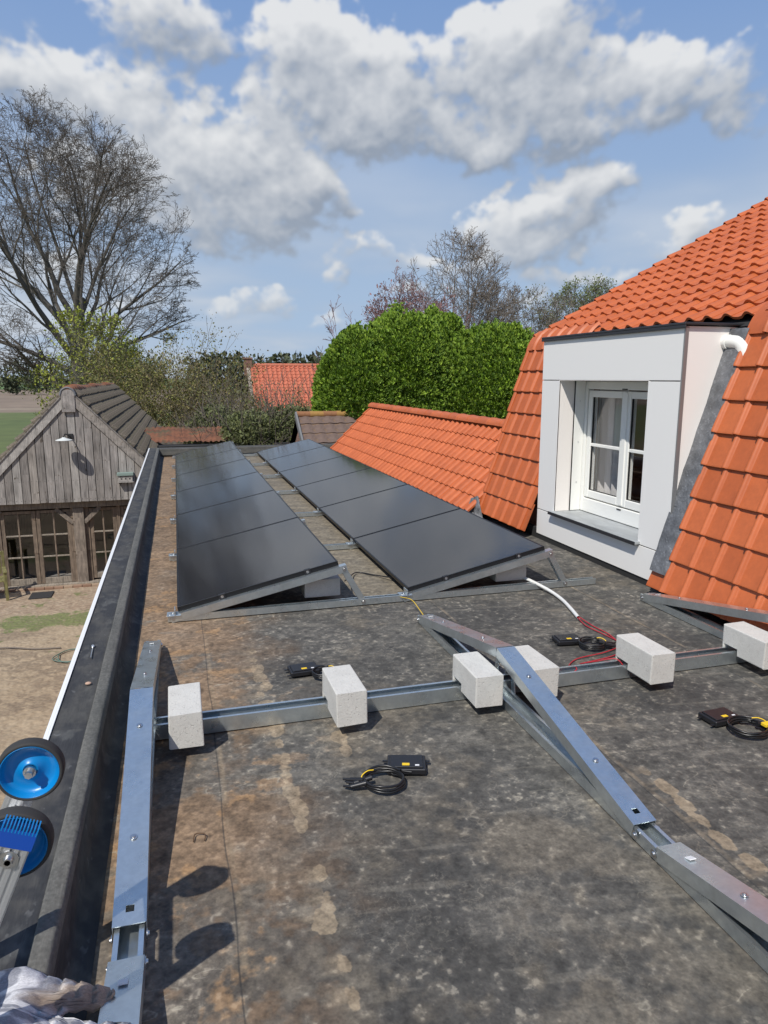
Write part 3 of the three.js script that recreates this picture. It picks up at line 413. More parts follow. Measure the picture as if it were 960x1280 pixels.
// ------------------------------------------------------------------ galvanised profiles
// open channel along +z from 0 to L; web at the bottom (up = 1) or at the top (up = -1)
function channel(w, hgt, L, up = 1, lip = .012, th = .0025, holes = []) {
  const parts = [];
  const web = new THREE.Shape([new THREE.Vector2(-w / 2, 0), new THREE.Vector2(w / 2, 0), new THREE.Vector2(w / 2, L), new THREE.Vector2(-w / 2, L)]);
  for (const [hx, hz, a, b] of holes) web.holes.push(new THREE.Path([new THREE.Vector2(hx - a, hz - b), new THREE.Vector2(hx - a, hz + b), new THREE.Vector2(hx + a, hz + b), new THREE.Vector2(hx + a, hz - b)]));
  const wg = new THREE.ExtrudeGeometry(web, { depth: th, bevelEnabled: false }).rotateX(Math.PI / 2); // shape y -> z, depth -> -y
  wg.translate(0, up > 0 ? th : 0, 0); parts.push(wg);
  const y0 = up > 0 ? th : -hgt, y1 = up > 0 ? hgt : -th;
  for (const s of [-1, 1]) { const xa = s * w / 2, xb = s * (w / 2 - th); parts.push(box(Math.min(xa, xb), Math.max(xa, xb), y0, y1, 0, L)); const l0 = s * (w / 2 - th), l1 = s * (w / 2 - th - lip); if (lip) parts.push(up > 0 ? box(Math.min(l0, l1), Math.max(l0, l1), hgt - th, hgt, 0, L) : box(Math.min(l0, l1), Math.max(l0, l1), -hgt, -hgt + th, 0, L)); }
  return boxUV(merge(parts), .5);
}
const along = (g, a, b, roll = 0) => { const d = b.clone().sub(a).normalize(), s = new THREE.Vector3().crossVectors(V(0, 1, 0), d).normalize(), u = new THREE.Vector3().crossVectors(d, s); return g.applyMatrix4(new THREE.Matrix4().makeBasis(s, u, d).setPosition(a)); };
const boltG = (p, n = V(0, 1, 0), r = .009, hh = .007) => merge([cyl(p, p.clone().addScaledVector(n, hh), r, r * .8, 6), cyl(p, p.clone().addScaledVector(n, .002), r * 1.7, r * 1.7, 12)]);

// double-sloped frames in the foreground, their long side along z
function ridgeFrame(label, x, zFar, zNear) {
  const t = thing('mounting_frame', label, 'metal frame', [x, .004, (zFar + zNear) / 2], 'steel frames for the next panels'), zm = (zFar + zNear) / 2, AY = .285, LY = .062, w = .094;
  const base = channel(w - .012, .046, zNear - zFar + .06, 1); base.translate(x, .004, zFar - .03); part(t, 'base_rail', base, M.galv);
  for (const s of [-1, 1]) {
    const lo = V(x, LY, s < 0 ? zFar + .01 : zNear - .055), hi = V(x, AY, zm + s * .006), L = lo.distanceTo(hi);
    part(t, 'slope_rail', along(channel(w, .05, L, -1, .0, .0025, s > 0 ? [[0, .055, .012, .012]] : []), lo, hi), M.galv);
    const d = hi.clone().sub(lo).normalize(), nn = V(0, d.z * (s < 0 ? 1 : -1), -d.y * (s < 0 ? 1 : -1)).normalize(); if (nn.y < 0) nn.negate();
    part(t, 'screw', merge([.28, .78].map(k => boltG(lo.clone().lerp(hi, k).addScaledVector(nn, .002), nn, .007, .006))), M.bolt);
    if (s < 0) { const q = lo.clone().lerp(hi, .09); part(t, 'tab', bar(q.clone().addScaledVector(d, -.013).addScaledVector(nn, .002), q.clone().addScaledVector(d, .013).addScaledVector(nn, .006), .024, .003), M.labelWhite); }
    part(t, 'side_bolt', merge([boltG(V(x - w / 2, .03, lo.z + s * .01), V(-1, 0, 0)), boltG(V(x + w / 2, .03, lo.z + s * .01), V(1, 0, 0))]), M.bolt);
  }
  part(t, 'apex_strut', merge([bar(V(x - .035, .05, zm - .04), V(x - .035, AY - .03, zm), .004, .035), bar(V(x + .035, .05, zm + .04), V(x + .035, AY - .03, zm), .004, .035), bar(V(x - .038, .20, zm - .02), V(x + .038, .20, zm - .02), .03, .003)]), M.galv);
  return t;
}
const FX = [-.205, 1.51, 3.225];
ridgeFrame('double-sloped steel frame lying along the black parapet beside the brown silt', FX[0], -4.25, -1.86);
ridgeFrame('double-sloped steel frame crossing the open roof between two close concrete blocks', FX[1], -4.25, -1.86);
ridgeFrame('double-sloped steel frame at the foot of the steep orange tiles', FX[2], -4.25, -1.86);
ridgeFrame('steel frame running under the grey patterned towel', FX[0], -1.80, .59);
ridgeFrame('steel frame continuing from the jointed end of the open-roof frame', FX[1], -1.80, .59);
// cross rail
{
  const t = thing('cross_rail', 'long steel channel carrying pale blocks across the roof', 'metal rail', [1.5, 0, -3.15]);
  const g = channel(.085, .07, 3.35, 1, .012); g.rotateY(Math.PI / 2).translate(-.17, .006, -3.15); part(t, 'channel', g, M.galv);
  part(t, 'inner_rib', boxUV(box(-.16, 3.17, .012, .02, -3.16, -3.14)), M.galv);
}
// ballast blocks, notched to sit over the rail
function block(label, x, z = -3.06, y = .055, turn = 0, w = .142, l = .31, hh = .155) {
  const s = new THREE.Shape(); const nz = .052, c = z + .09 - z; // notch over the rail, seen from the side (shape x = z)
  s.moveTo(-l / 2, 0); s.lineTo(-.09 - nz, 0); s.lineTo(-.09 - nz, .038); s.lineTo(-.09 + nz, .038); s.lineTo(-.09 + nz, 0); s.lineTo(l / 2, 0); s.lineTo(l / 2, hh); s.lineTo(-l / 2, hh); s.closePath();
  const g = new THREE.ExtrudeGeometry(s, { depth: w - .012, bevelEnabled: true, bevelThickness: .006, bevelSize: .005, bevelSegments: 2, bevelOffset: -.005 });
  g.translate(0, 0, -(w - .012) / 2).rotateY(-Math.PI / 2); // shape x -> z
  const p = g.attributes.position; for (let i = 0; i < p.count; i++) { const a = p.getX(i), b = p.getY(i), c2 = p.getZ(i), e = .0035; p.setXYZ(i, a + e * n2(a * 40 + x * 9, c2 * 30 + b * 20), b + e * n2(b * 40 + x * 7, a * 30 + 5), c2 + e * n2(c2 * 35 + x * 3, b * 30 + 9)); }
  const gg = boxUV(g, .5); { const uv = gg.attributes.uv; for (let i = 0; i < uv.count; i++) uv.setXY(i, uv.getX(i) + x * .7, uv.getY(i) + x * .31); }
  const o = mesh(numbered('concrete_block'), gg, M.concrete, scene); o.position.set(x, y, z); o.rotation.y = turn; o.userData = { label, category: 'block', group: 'pale ballast blocks' }; return o;
}
block('pale concrete block on the cross rail beside the parapet-side frame', -.03, -3.06, .055, .0);
block('pale concrete block on the cross rail in front of a small black inverter', .69, -3.065, .055, .015);
block('pale concrete block on the cross rail touching the open-roof frame, on its parapet side', 1.365, -3.06, .055, -.01);
block('pale concrete block on the cross rail half hidden behind the open-roof frame', 1.665, -3.07, .055, .01);
block('pale concrete block on the cross rail beside the red wires', 2.33, -3.06, .055, .0);
block('pale concrete block on the cross rail beside the frame at the tiles', 3.03, -3.05, .055, -.01);

// ------------------------------------------------------------------ solar panels on their frames
const PT = .215, PP = 1.69, PZ0 = -4.74;          // tilt, pitch along the row, near end of the rows
const cellTex = tex(1024, 1024, (u, v) => { const c = [.0125, .013, .016], a = (u * 54) % 1, b = (v * 10) % 1, k = Math.min(a, 1 - a) < .06 ? .0045 : 0, q = Math.min(b, 1 - b) < .006 ? -.006 : 0, n = .0012 * fbm(u * 30, v * 30, 2); return [c[0] + k + q + n, c[1] + k + q + n, c[2] + k * 1.2 + q + n]; });
M.cells = new THREE.MeshPhysicalMaterial({ map: cellTex, roughness: .1, ior: 1.5, side: THREE.DoubleSide, bumpMap: grainBump, bumpScale: .0002 });
M.panelFrame = std({ color: lin(.012, .012, .013), roughness: .38, metalness: .4 });
const rowLabel = ['first', 'second', 'third', 'fourth', 'fifth', 'sixth'];
function panelProto() { // own axes: x up the tilt from the low edge, y out, z along the row (0 .. -length)
  const t = new THREE.Group(), w = 1.125, l = PP - .016, f = .012, hh = .032;
  const fr = mesh('frame', merge([rbox(0, w, -hh, 0, -f, 0, .0015), rbox(0, w, -hh, 0, -l, -l + f, .0015), rbox(0, f, -hh, 0, -l + f, -f, .0015), rbox(w - f, w, -hh, 0, -l + f, -f, .0015)]), M.panelFrame, t);
  const gg = new THREE.PlaneGeometry(w - 2 * f, l - 2 * f).rotateX(-Math.PI / 2).translate(w / 2, -.0015, -l / 2); mesh('glass', gg, M.cells, t);
  mesh('backsheet', box(f, w - f, -.009, -.004, -l + f, -f), M.black, t);
  return t;
}
const proto = panelProto();
for (const [row, x0, who] of [[0, -.062, 'in the row beside the parapet'], [1, 1.555, 'in the row beside the orange wing']]) for (let k = 0; k < 6; k++) {
  const p = proto.clone(); p.name = numbered('solar_panel'); p.position.set(x0, .092, PZ0 - .02 - k * PP); p.rotation.z = PT; scene.add(p);
  p.userData = { label: `black solar panel ${who}, ${rowLabel[k]} from the concrete blocks`, category: 'solar panel', group: 'black solar panels in two rows' };
  if (k === 0) for (const c of [.3, .9]) { const cl = mesh('end_clamp', merge([rbox(c - .022, c + .022, -.034, .004, .001, .012, .002), rbox(c - .022, c + .022, .0005, .005, -.012, .001, .001)]), M.blackPlastic, p); mesh('clamp_bolt', boltG(V(c, -.012, .012), V(0, 0, 1), .006, .004), M.bolt, cl); }
}
for (let k = 0; k < 7; k++) { // cross frames under the joints: one base rail, two sloped rails and two back legs each
  const z = PZ0 - .005 - k * PP + (k ? .012 : 0), t = thing('panel_frame', k === 0 ? 'steel triangle frame closing the panel rows on the side of the concrete blocks' : k === 6 ? 'steel triangle frame closing the panel rows beside the rear parapet' : `steel triangle frame under the ${rowLabel[k - 1]} joint of the panel rows from the concrete blocks`, 'metal frame', [1.5, 0, z], 'triangle frames under the panel rows');
  const b = channel(.05, .045, 3.22, 1, .01); b.rotateY(Math.PI / 2).translate(-.125, .006, z); part(t, 'base_rail', b, M.galv);
  for (const x0 of [-.11, 1.505]) {
    const a = V(x0, .048, z), c = V(x0 + 1.2, .048 + Math.tan(PT) * 1.2, z); const s = along(channel(.056, .05, a.distanceTo(c), -1, 0), a, c); part(t, 'slope_rail', s, M.galv);
    part(t, 'back_leg', merge([bar(V(c.x - .02, c.y - .03, z + .022), V(c.x + .125, .03, z + .022), .042, .004, V(0, 0, 1)), bar(V(c.x - .02, c.y - .03, z - .022), V(c.x + .125, .03, z - .022), .042, .004, V(0, 0, 1))].map(g => boxUV(g))), M.galv);
    part(t, 'bolt', merge([boltG(V(c.x - .015, c.y - .03, z + .03), V(0, 0, 1)), boltG(V(c.x + .122, .032, z + .03), V(0, 0, 1)), boltG(V(x0 + .02, .03, z + .03), V(0, 0, 1), .007), boltG(V(x0 + .0, .052, z + .01), V(0, 1, 0), .008), boltG(V(x0 + .02, .056, z - .012), V(0, 1, 0), .008)]), M.bolt);
    if (k < 6) part(t, 'end_bracket', merge([rbox(x0 - .02, x0 + .07, .05, .055, z - .045, z + .045, .002), box(x0 + .03, x0 + .036, .055, .09, z - .045, z + .045)]), M.galv);
  }
}
// blocks under the panels
for (const [x, l] of [[.94, 'pale concrete block under the panel row beside the parapet'], [2.42, 'concrete block under the panel row beside the orange wing']]) {
  const g = boxUV(rbox(-.13, .13, 0, .13, -.28, 0, .006), .5), o = single('concrete_block', g, M.concrete, l, 'block', 'pale ballast blocks'); o.position.set(x, .056, PZ0 - .09);
}

// ------------------------------------------------------------------ small inverters with coiled leads
function inverter(label, x, z, turn, coil, tag, side = 1) {
  const t = thing('micro_inverter', label, 'inverter', [x, .004, z], 'small black inverters lying on the roof'); t.rotation.y = turn;
  mesh('housing', merge([rbox(-.08, .08, .004, .03, -.065, .05, .006, 2), rbox(-.068, .068, .03, .036, -.055, .04, .003)]), M.blackPlastic, t);
  mesh('bracket', merge([box(-.1, -.08, .012, .016, -.046, -.034), box(-.1, -.08, .012, .016, .034, .046), box(.08, .098, .012, .016, -.046, -.034)]), M.blackPlastic, t);
  mesh('label', box(-.018, .012, .0362, .0368, .012, .03), M.yellow, t).userData.label = 'yellow warning label';
  mesh('label', box(.035, .052, .0362, .0368, .022, .032), M.labelWhite, t);
  const [cx, cz, cr] = coil, pts = []; pts.push(V(.02, .018, .05)); pts.push(V(cx + cr * .4, .02, cz - cr * .9));
  for (let i = 0; i < 40; i++) { const a = -1.2 + i * .5, r = cr * (1 + .05 * Math.sin(i * .42) - .03 * (i % 13) / 13); pts.push(V(cx + Math.cos(a) * r, .009 + .0105 * (i / 12.6) + .002 * Math.sin(i * 2.1), cz + Math.sin(a) * r * .92)); }
  mesh('cable_coil', tube(pts, .0052, 260, 7), M.cable, t);
  mesh('connector', merge([[.0, .02, .055, -.005], [-.01, .04, .05, .045], [-.03, .0, .04, .02]].flatMap(([a, b, c, d]) => [cyl(V(cx + side * (cr + a), .032, cz + b), V(cx + side * (cr + c), .018, cz + d), .011, .009, 10), cyl(V(cx + side * (cr + c), .018, cz + d), V(cx + side * (cr + c + .03), .014, cz + d - .012), .006, .005, 8)])), M.blackPlastic, t);
  mesh('cable_tie', merge([tube([V(cx + side * cr * .55, .05, cz - cr * .3), V(cx + side * cr * .85, .052, cz - cr * .15), V(cx + side * cr * 1.12, .04, cz + .01), V(cx + side * cr * .95, .02, cz + .03)], .0026, 20, 5), ...(tag ? [rbox(cx + cr * .62, cx + cr * .62 + .05, .036, .05, cz + .02, cz + .05, .002)] : [])]), M.yellow, t);
  return t;
}
inverter('small black inverter with coiled lead alone on the open roof between two frames', .84, -2.57, -.3, [-.09, .115, .08], false, -1);
inverter('small black inverter with coiled lead and a yellow tag hanging off it', 2.40, -2.56, .06, [.03, .125, .085], true);
inverter('small black inverter with coiled lead beside the red wires', 2.23, -3.66, -.12, [.11, .095, .075], false);
inverter('small black inverter tucked behind a concrete block', .60, -3.66, .05, [.09, .085, .06], false);

// conduit and wires
single('white_conduit', tube([V(2.42, .1, -5.0), V(2.53, .07, -4.85), V(2.62, .03, -4.62), V(2.62, .018, -4.42), V(2.57, .018, -4.2), V(2.52, .018, -4.02)], .0125, 60, 10), M.conduit, 'white plastic conduit coming out from under the panels', 'conduit');
single('red_wire', tube([V(2.52, .02, -4.04), V(2.50, .008, -3.9), V(2.52, .008, -3.72), V(2.53, .008, -3.58), V(2.42, .008, -3.42), V(2.22, .008, -3.36), V(2.12, .01, -3.34), V(2.16, .06, -3.24), V(2.24, .09, -3.17), V(2.28, .03, -3.13)], .0035, 120, 6), M.red, 'red wire pair running from the conduit to the cross rail', 'wire');
single('red_wire', tube([V(2.53, .02, -4.03), V(2.54, .008, -3.88), V(2.55, .008, -3.7), V(2.50, .008, -3.53), V(2.36, .012, -3.45), V(2.14, .008, -3.41), V(2.05, .01, -3.34), V(2.0, .06, -3.21), V(1.98, .07, -3.15), V(1.9, .02, -3.15)], .0035, 120, 6), M.red, 'red wire looping over the cross rail into its channel', 'wire');
single('black_cable', tube([V(1.12, .14, -4.9), V(1.25, .05, -5.3), V(1.38, .012, -5.55), V(1.5, .012, -5.42), V(1.6, .05, -5.2), V(1.7, .1, -5.1)], .005, 60, 6), M.cable, 'black cable hanging between the two panel rows', 'cable');
single('yellow_tie', tube([V(1.49, .04, -4.72), V(1.515, .07, -4.55), V(1.51, .06, -4.36), V(1.50, .055, -4.24)], .0025, 24, 5), M.yellow, 'thin yellow tie joining the open-roof frame to the panel frame', 'cable tie');
single('bent_nail', tube([V(-.02, .005, -2.33), V(-.012, .01, -2.365), V(.02, .01, -2.355), V(.018, .005, -2.325)], .002, 24, 6), std({ color: lin(.12, .07, .04), roughness: .7, metalness: .5 }), 'rusty bent wire staple lying on the brown silt', 'nail');
single('screw', merge([cyl(V(-.5, .164, -3.95), V(-.493, .17, -3.78), .004, .003, 8), cyl(V(-.5, .163, -3.97), V(-.5, .171, -3.95), .009, .008, 8)]), M.bolt, 'loose screw lying on top of the parapet', 'screw');
single('pebble', new THREE.IcosahedronGeometry(.012, 1).scale(1.2, .6, 1).translate(-.47, .168, -3.45), std({ color: lin(.45, .3, .22), roughness: .9 }), 'small pinkish pebble on top of the parapet', 'pebble');

// ------------------------------------------------------------------ ladder with two blue wheels
{
  const t = thing('ladder', 'aluminium ladder leaning outside the parapet with two blue wheels at its top', 'ladder', [-2.0, GY, -1.55]);
  const top1 = V(-.368, .705, -1.73), top2 = V(-.36, .675, -1.41), d = V(.43, 1, 0).normalize(), R = .073;
  const wheel = (c, off) => { const z = c.z + off, tyre = new THREE.LatheGeometry([[R * .86, -.016], [R * .95, -.0175], [R, -.012], [R, .012], [R * .95, .0175], [R * .86, .016], [R * .84, .0]].map(p => new THREE.Vector2(p[0], p[1])), 48).rotateX(Math.PI / 2).translate(c.x, c.y, z);
    const w = part(t, 'wheel', tyre, M.rubber, 'black tyre on a blue wheel');
    sub(w, 'rim', new THREE.LatheGeometry([[.0, -.004], [.014, -.004], [.014, .01], [.018, .004], [.03, -.005], [R * .7, -.008], [R * .8, .006], [R * .855, .0165], [R * .885, .0165], [R * .885, -.016]].map(p => new THREE.Vector2(p[0], p[1])), 48).rotateX(Math.PI / 2).translate(c.x, c.y, z), M.blue, t);
    sub(w, 'axle_bolt', merge([cyl(V(c.x, c.y, z + .005), V(c.x, c.y, z + .03), .009, .009, 6), cyl(V(c.x, c.y, z + .005), V(c.x, c.y, z + .016), .014, .014, 16)]), M.bolt, t); };
  wheel(top1, .045); wheel(top2, -.04);
  const stile = (c, z) => { const a = V(c.x, c.y, z).addScaledVector(d, .03), b = a.clone().addScaledVector(d, -4.2); const perp = V(d.y, -d.x, 0);
    return boxUV(merge([bar(a, b, .022, .062, perp), ...[-.024, -.008, .008, .024].map(k => bar(a.clone().add(V(0, 0, .012)).addScaledVector(perp, k), b.clone().add(V(0, 0, .012)).addScaledVector(perp, k), .004, .008, perp))]), .5); };
  part(t, 'stile', stile(top1, top1.z), M.alu); part(t, 'stile', stile(top2, top2.z), M.alu);
  part(t, 'axle', merge([cyl(V(top1.x, top1.y, top1.z - .02), V(top1.x, top1.y, top1.z + .05), .006), cyl(V(top2.x, top2.y, top2.z - .05), V(top2.x, top2.y, top2.z + .026), .006)]), M.bolt);
  part(t, 'washer', boltG(V(top2.x, top2.y, top2.z + .014), V(0, 0, 1), .011, .012), M.bolt);
  const cap = V(top2.x, top2.y, top2.z).addScaledVector(d, .036); part(t, 'end_cap', bar(cap.clone().addScaledVector(d, .026), cap.clone().addScaledVector(d, -.012), .03, .068, V(d.y, -d.x, 0)), M.blueDark, 'ribbed blue plastic end cap');
  part(t, 'cap_rib', merge([...Array(11).keys()].map(i => { const p = cap.clone().addScaledVector(V(d.y, -d.x, 0), -.032 + i * .0064); return bar(p.clone().addScaledVector(d, .02), p.clone().addScaledVector(d, .036), .031, .0025, V(d.y, -d.x, 0)); })), M.blue);
  for (let k = 0; k < 14; k++) { const p = top1.clone().addScaledVector(d, -.13 - k * .28); part(t, 'rung', rbox(p.x - .014, p.x + .014, p.y - .014, p.y + .014, top1.z, top2.z, .003), M.alu); }
}

// ------------------------------------------------------------------ towel thrown over the parapet and frame
{
  const NX = 130, NZ = 110, pos = [], uv = [], ix = [];
  const ground = (x, z) => { let y = .05; if (x < -.59) y = .17 - (-.59 - x) * 1.6; else if (x < -.35) y = .17; else if (x < -.3) y = mix(.17, .02, (x + .35) / .05); if (x > -.265 && x < -.14) y = Math.max(y, .07 + .18 * clamp((z + 1.8) / 1.2)); return y; };
  const soft = (x, z) => { let s = 0, n = 0; for (let a = -2; a <= 2; a++) for (let b = -1; b <= 1; b++) { s += ground(x + a * .035, z + b * .03); n++; } return s / n; };
  const right = v => { const P = [[0, -.235], [.05, -.22], [.1, -.245], [.15, -.32], [.19, -.34], [.23, -.28], [.29, -.17], [.36, -.13], [1, -.14]]; for (let k = 1; k < P.length; k++) if (v <= P[k][0]) { const t = ss(P[k - 1][0], P[k][0], v); return mix(P[k - 1][1], P[k][1], t); } return -.16; };
  const top = (i, j) => { const u = i / NX, v = j / NZ, x = -.86 + Math.pow(u, .9) * (right(v) + .86), z = -1.665 + v * .56 + .022 * n2(u * 5 + 1, 2) * (1 - v) - .02 * u;
    const wv = v * 15 + u * 2.6 + 1.6 * n2(u * 2.2 + 4, v * 1.8), fold = .5 + .5 * Math.sin(wv), lump = n2(u * 3.3, v * 3.1 + 6), edge = Math.min(1, Math.min(u * 8, (1 - u) * 7, v * 12));
    const y = soft(x, z) + .014 + .04 * fold * (.35 + .65 * edge) + .016 * lump * edge + .02 * edge; return [x, y, z]; };
  for (let j = 0; j <= NZ; j++) for (let i = 0; i <= NX; i++) { const p = top(i, j); pos.push(...p); uv.push(i / NX, j / NZ); }
  for (let j = 0; j < NZ; j++) for (let i = 0; i < NX; i++) { const a = j * (NX + 1) + i, b = a + 1, c = a + NX + 1, d = c + 1; ix.push(a, c, b, b, c, d); }
  const n0 = pos.length / 3; for (let k = 0; k < n0; k++) { pos.push(pos[k * 3], pos[k * 3 + 1] - .007, pos[k * 3 + 2]); uv.push(uv[k * 2], uv[k * 2 + 1]); }
  const m = ix.length; for (let k = 0; k < m; k += 3) ix.push(ix[k] + n0, ix[k + 2] + n0, ix[k + 1] + n0);
  const ring = []; for (let i = 0; i <= NX; i++) ring.push(i); for (let j = 1; j <= NZ; j++) ring.push(j * (NX + 1) + NX); for (let i = NX - 1; i >= 0; i--) ring.push(NZ * (NX + 1) + i); for (let j = NZ - 1; j >= 0; j--) ring.push(j * (NX + 1));
  for (let k = 0; k < ring.length - 1; k++) ix.push(ring[k], ring[k + 1], ring[k] + n0, ring[k + 1], ring[k + 1] + n0, ring[k] + n0);
  const g = new THREE.BufferGeometry(); g.setAttribute('position', new THREE.Float32BufferAttribute(pos, 3)); g.setAttribute('uv', new THREE.Float32BufferAttribute(uv, 2)); g.setIndex(ix); g.computeVertexNormals();
  const towel = std({ map: tex(768, 768, (u, v) => { const x = u * .62 / .1 + .25 * n2(u * 6, v * 6), z = v * .56 / .1 + .25 * n2(v * 6 + 9, u * 6), a = ss(.36, .62, Math.abs(((x % 1) + 1) % 1 - .5) * 2), b = ss(.36, .62, Math.abs(((z % 1) + 1) % 1 - .5) * 2), q = clamp(a + b - 1.8 * a * b), f = fbm(u * 240, v * 240, 2), g = fbm(u * 7 + 2, v * 7 + 7, 4);
    let c = mix3([.58, .58, .60], [.24, .245, .275], q); const dirt = Math.max(ss(.15, .5, g) * .35, ss(.74, .84, u + .12 * g) * ss(.2, .13, v + .05 * g) * .85); c = mix3(c, [.3, .225, .16], dirt); return c.map(k => k * (1 + .3 * f)); }, { repeat: false }), roughness: 1 });
  single('towel', g, towel, 'crumpled grey and white checked towel over the parapet end', 'towel');
}
console.log('objects done', Date.now() - T0);

// ------------------------------------------------------------------ timber barn
{
  const Z = -17.4, RX = -2.29, RY = 1.34, HW = 2.55, SL = 1.055, ZB = -29.4, EYb = RY - HW * SL;
  const t = thing('timber_barn', 'old timber barn with grey boarded gable and glazed doors', 'barn', [RX, GY, Z]);
  const r = rng(3);
  // gable boards, one by one
  const BW = .172, base = -1.19; for (let i = 0, x = RX - 2.32; x < RX + 2.3; x += BW, i++) {
    const xa = x + .007, xb = x + BW - .007, top = q => RY - .1 - Math.abs(q - RX) * SL; const ya = top(xa), yb = top(xb); if (Math.max(ya, yb) < base + .05) continue;
    const pts = [[xa, base - .01 * r()], [xb, base - .01 * r()], [xb, Math.max(yb, base + .02)]]; if (xa < RX && xb > RX) pts.push([RX, RY - .1]); pts.push([xa, Math.max(ya, base + .02)]);
    const dz = r() * .016; const g = boxUV(prism(pts, Z - .03 + dz, Z - .006 + dz), .5); const uv = g.attributes.uv, ou = r() * 3, ov = r(); for (let k = 0; k < uv.count; k++) uv.setXY(k, uv.getX(k) * 1.4 + ou, uv.getY(k) * .35 + ov);
    const b = part(t, 'board', g, M.board[Math.floor(r() * 4)]);
    sub(b, 'nail', merge([base + .06, base + .48 + .02 * r()].flatMap(y => [xa + .03, xb - .03].filter(q => y < top(q) - .1).map(q => cyl(V(q, y, Z - .007 + dz), V(q, y, Z - .003 + dz), .006, .006, 5))).concat([cyl(V(xa + .03, base + .05, Z - .007 + dz), V(xa + .03, base + .05, Z - .004 + dz), .006, .006, 5)])), M.gap, t);
  }
  part(t, 'gable_backing', prism([[RX - 2.3, base], [RX + 2.3, base], [RX, RY - .14]], Z - .1, Z - .04), M.gap);
  // barge boards and the short board at the peak
  for (const s of [-1, 1]) { const g = boxUV(bar(V(RX + s * .08, RY - .12 - .08 * SL, Z + .03), V(RX + s * HW, RY - .12 - HW * SL, Z + .03), .035, .2, V(0, 1, 0)), .6); part(t, 'barge_board', g, M.board[s < 0 ? 1 : 3]); part(t, 'barge_cap', boxUV(bar(V(RX + s * .02, RY - .005, Z + .03), V(RX + s * HW, RY - .005 - (HW - .02) * SL, Z + .03), .08, .025, V(0, 1, 0)), .6), M.board[2]); }
  part(t, 'peak_board', boxUV(rbox(RX - .15, RX + .13, RY - .5, RY + .0, Z + .05, Z + .075, .01), .6), M.board[0]);
  part(t, 'peak_cap', tube([V(RX - .17, RY - .13, Z + .065), V(RX - .12, RY - .01, Z + .065), V(RX - .01, RY + .04, Z + .065), V(RX + .1, RY - .01, Z + .065), V(RX + .15, RY - .13, Z + .065)], .025, 20, 8), M.lead);
  // frame below the gable
  part(t, 'beam', boxUV(rbox(RX - 2.4, RX + 2.4, -1.36, -1.19, Z - .34, Z - .16, .012), .8), M.beam);
  for (const x of [-2.29, -4.4, -.2]) part(t, 'post', boxUV(rbox(x - .14, x + .1, GY, -1.37, Z - .33, Z - .17, .012), .8), M.beam);
  for (const [x, s] of [[-2.43, -1], [-2.19, 1], [-4.3, 1]]) part(t, 'brace', boxUV(bar(V(x, -1.72, Z - .22), V(x + s * .36, -1.37, Z - .22), .07, .09, V(0, 1, 0)), .8), M.beam);
  // glazed doors and windows, each leaf with six panes
  const leaf = (name, x0, x1, y0, y1, z, m, rail) => { const o = new THREE.Group(); o.name = name; t.add(o); const P = (n, g, mm) => sub(o, n, g, mm, t), st = .085, mb = .034, ty = y1 - .07, by = y0 + rail, gx0 = x0 + st, gx1 = x1 - st, cx = (gx0 + gx1) / 2;
    P('stile', boxUV(rbox(x0, x0 + st, y0, y1, z - .05, z, .006), .8), m); P('stile', boxUV(rbox(x1 - st, x1, y0, y1, z - .05, z, .006), .8), m); P('rail', boxUV(rbox(gx0, gx1, ty, y1, z - .045, z - .002, .006), .8), m); P('rail', boxUV(rbox(gx0, gx1, y0, by, z - .045, z - .002, .006), .8), M.doorwood2);
    P('muntin', boxUV(rbox(cx - mb / 2, cx + mb / 2, by, ty, z - .04, z - .006, .005), .8), m); const hgt = (ty - by) / 3;
    for (let q = 1; q < 3; q++) for (const [a, b] of [[gx0, cx - mb / 2], [cx + mb / 2, gx1]]) P('muntin', boxUV(rbox(a, b, by + q * hgt - mb / 2, by + q * hgt + mb / 2, z - .038, z - .004, .005), .8), M.doorwood2);
    for (let q = 0; q < 3; q++) for (const [a, b] of [[gx0, cx - mb / 2], [cx + mb / 2, gx1]]) P('pane', box(a - .003, b + .003, by + q * hgt + mb / 2 - .003, by + (q + 1) * hgt - mb / 2 + .003, z - .026, z - .022), M.glass); return o; };
  leaf('door', -3.97, -3.235, GY + .06, -1.4, Z - .24, M.doorwood, .14); leaf('door', -3.225, -2.49, GY + .06, -1.4, Z - .24, M.doorwood, .14);
  leaf('window', -2.09, -1.49, GY + .1, -1.4, Z - .28, M.doorwood, .12); leaf('window', -1.4, -.7, GY + .1, -1.4, Z - .28, M.doorwood, .12);
  part(t, 'door_frame', merge([boxUV(box(-4.29, -3.975, GY, -1.365, Z - .33, Z - .22), .8), boxUV(box(-2.487, -2.432, GY, -1.365, Z - .33, Z - .22), .8), boxUV(box(-2.187, -2.095, GY, -1.365, Z - .36, Z - .26), .8), boxUV(box(-1.485, -1.405, GY, -1.365, Z - .36, Z - .26), .8), boxUV(box(-.695, -.35, GY, -1.365, Z - .36, Z - .26), .8)]), M.doorwood);
  part(t, 'sill_plank', boxUV(rbox(-4.3, -.3, GY, GY + .055, Z - .34, Z - .1, .008), .8), M.doorwood2);
  // the rest of the shell
  part(t, 'side_wall', merge([box(RX - 2.4, RX - 2.3, GY, EYb + .15, ZB, Z - .375), box(RX + 2.3, RX + 2.4, GY, EYb + .15, ZB, Z - .375), box(RX - 2.29, RX + 2.29, GY, EYb + .15, ZB, ZB + .1), prism([[RX - 2.3, EYb + .15], [RX + 2.3, EYb + .15], [RX, RY - .15]], ZB, ZB + .1)].map(g => boxUV(g, .8))), M.beam);
  part(t, 'floor', box(RX - 2.29, RX + 2.29, GY + .001, GY + .02, ZB + .1, Z - .37), M.room);
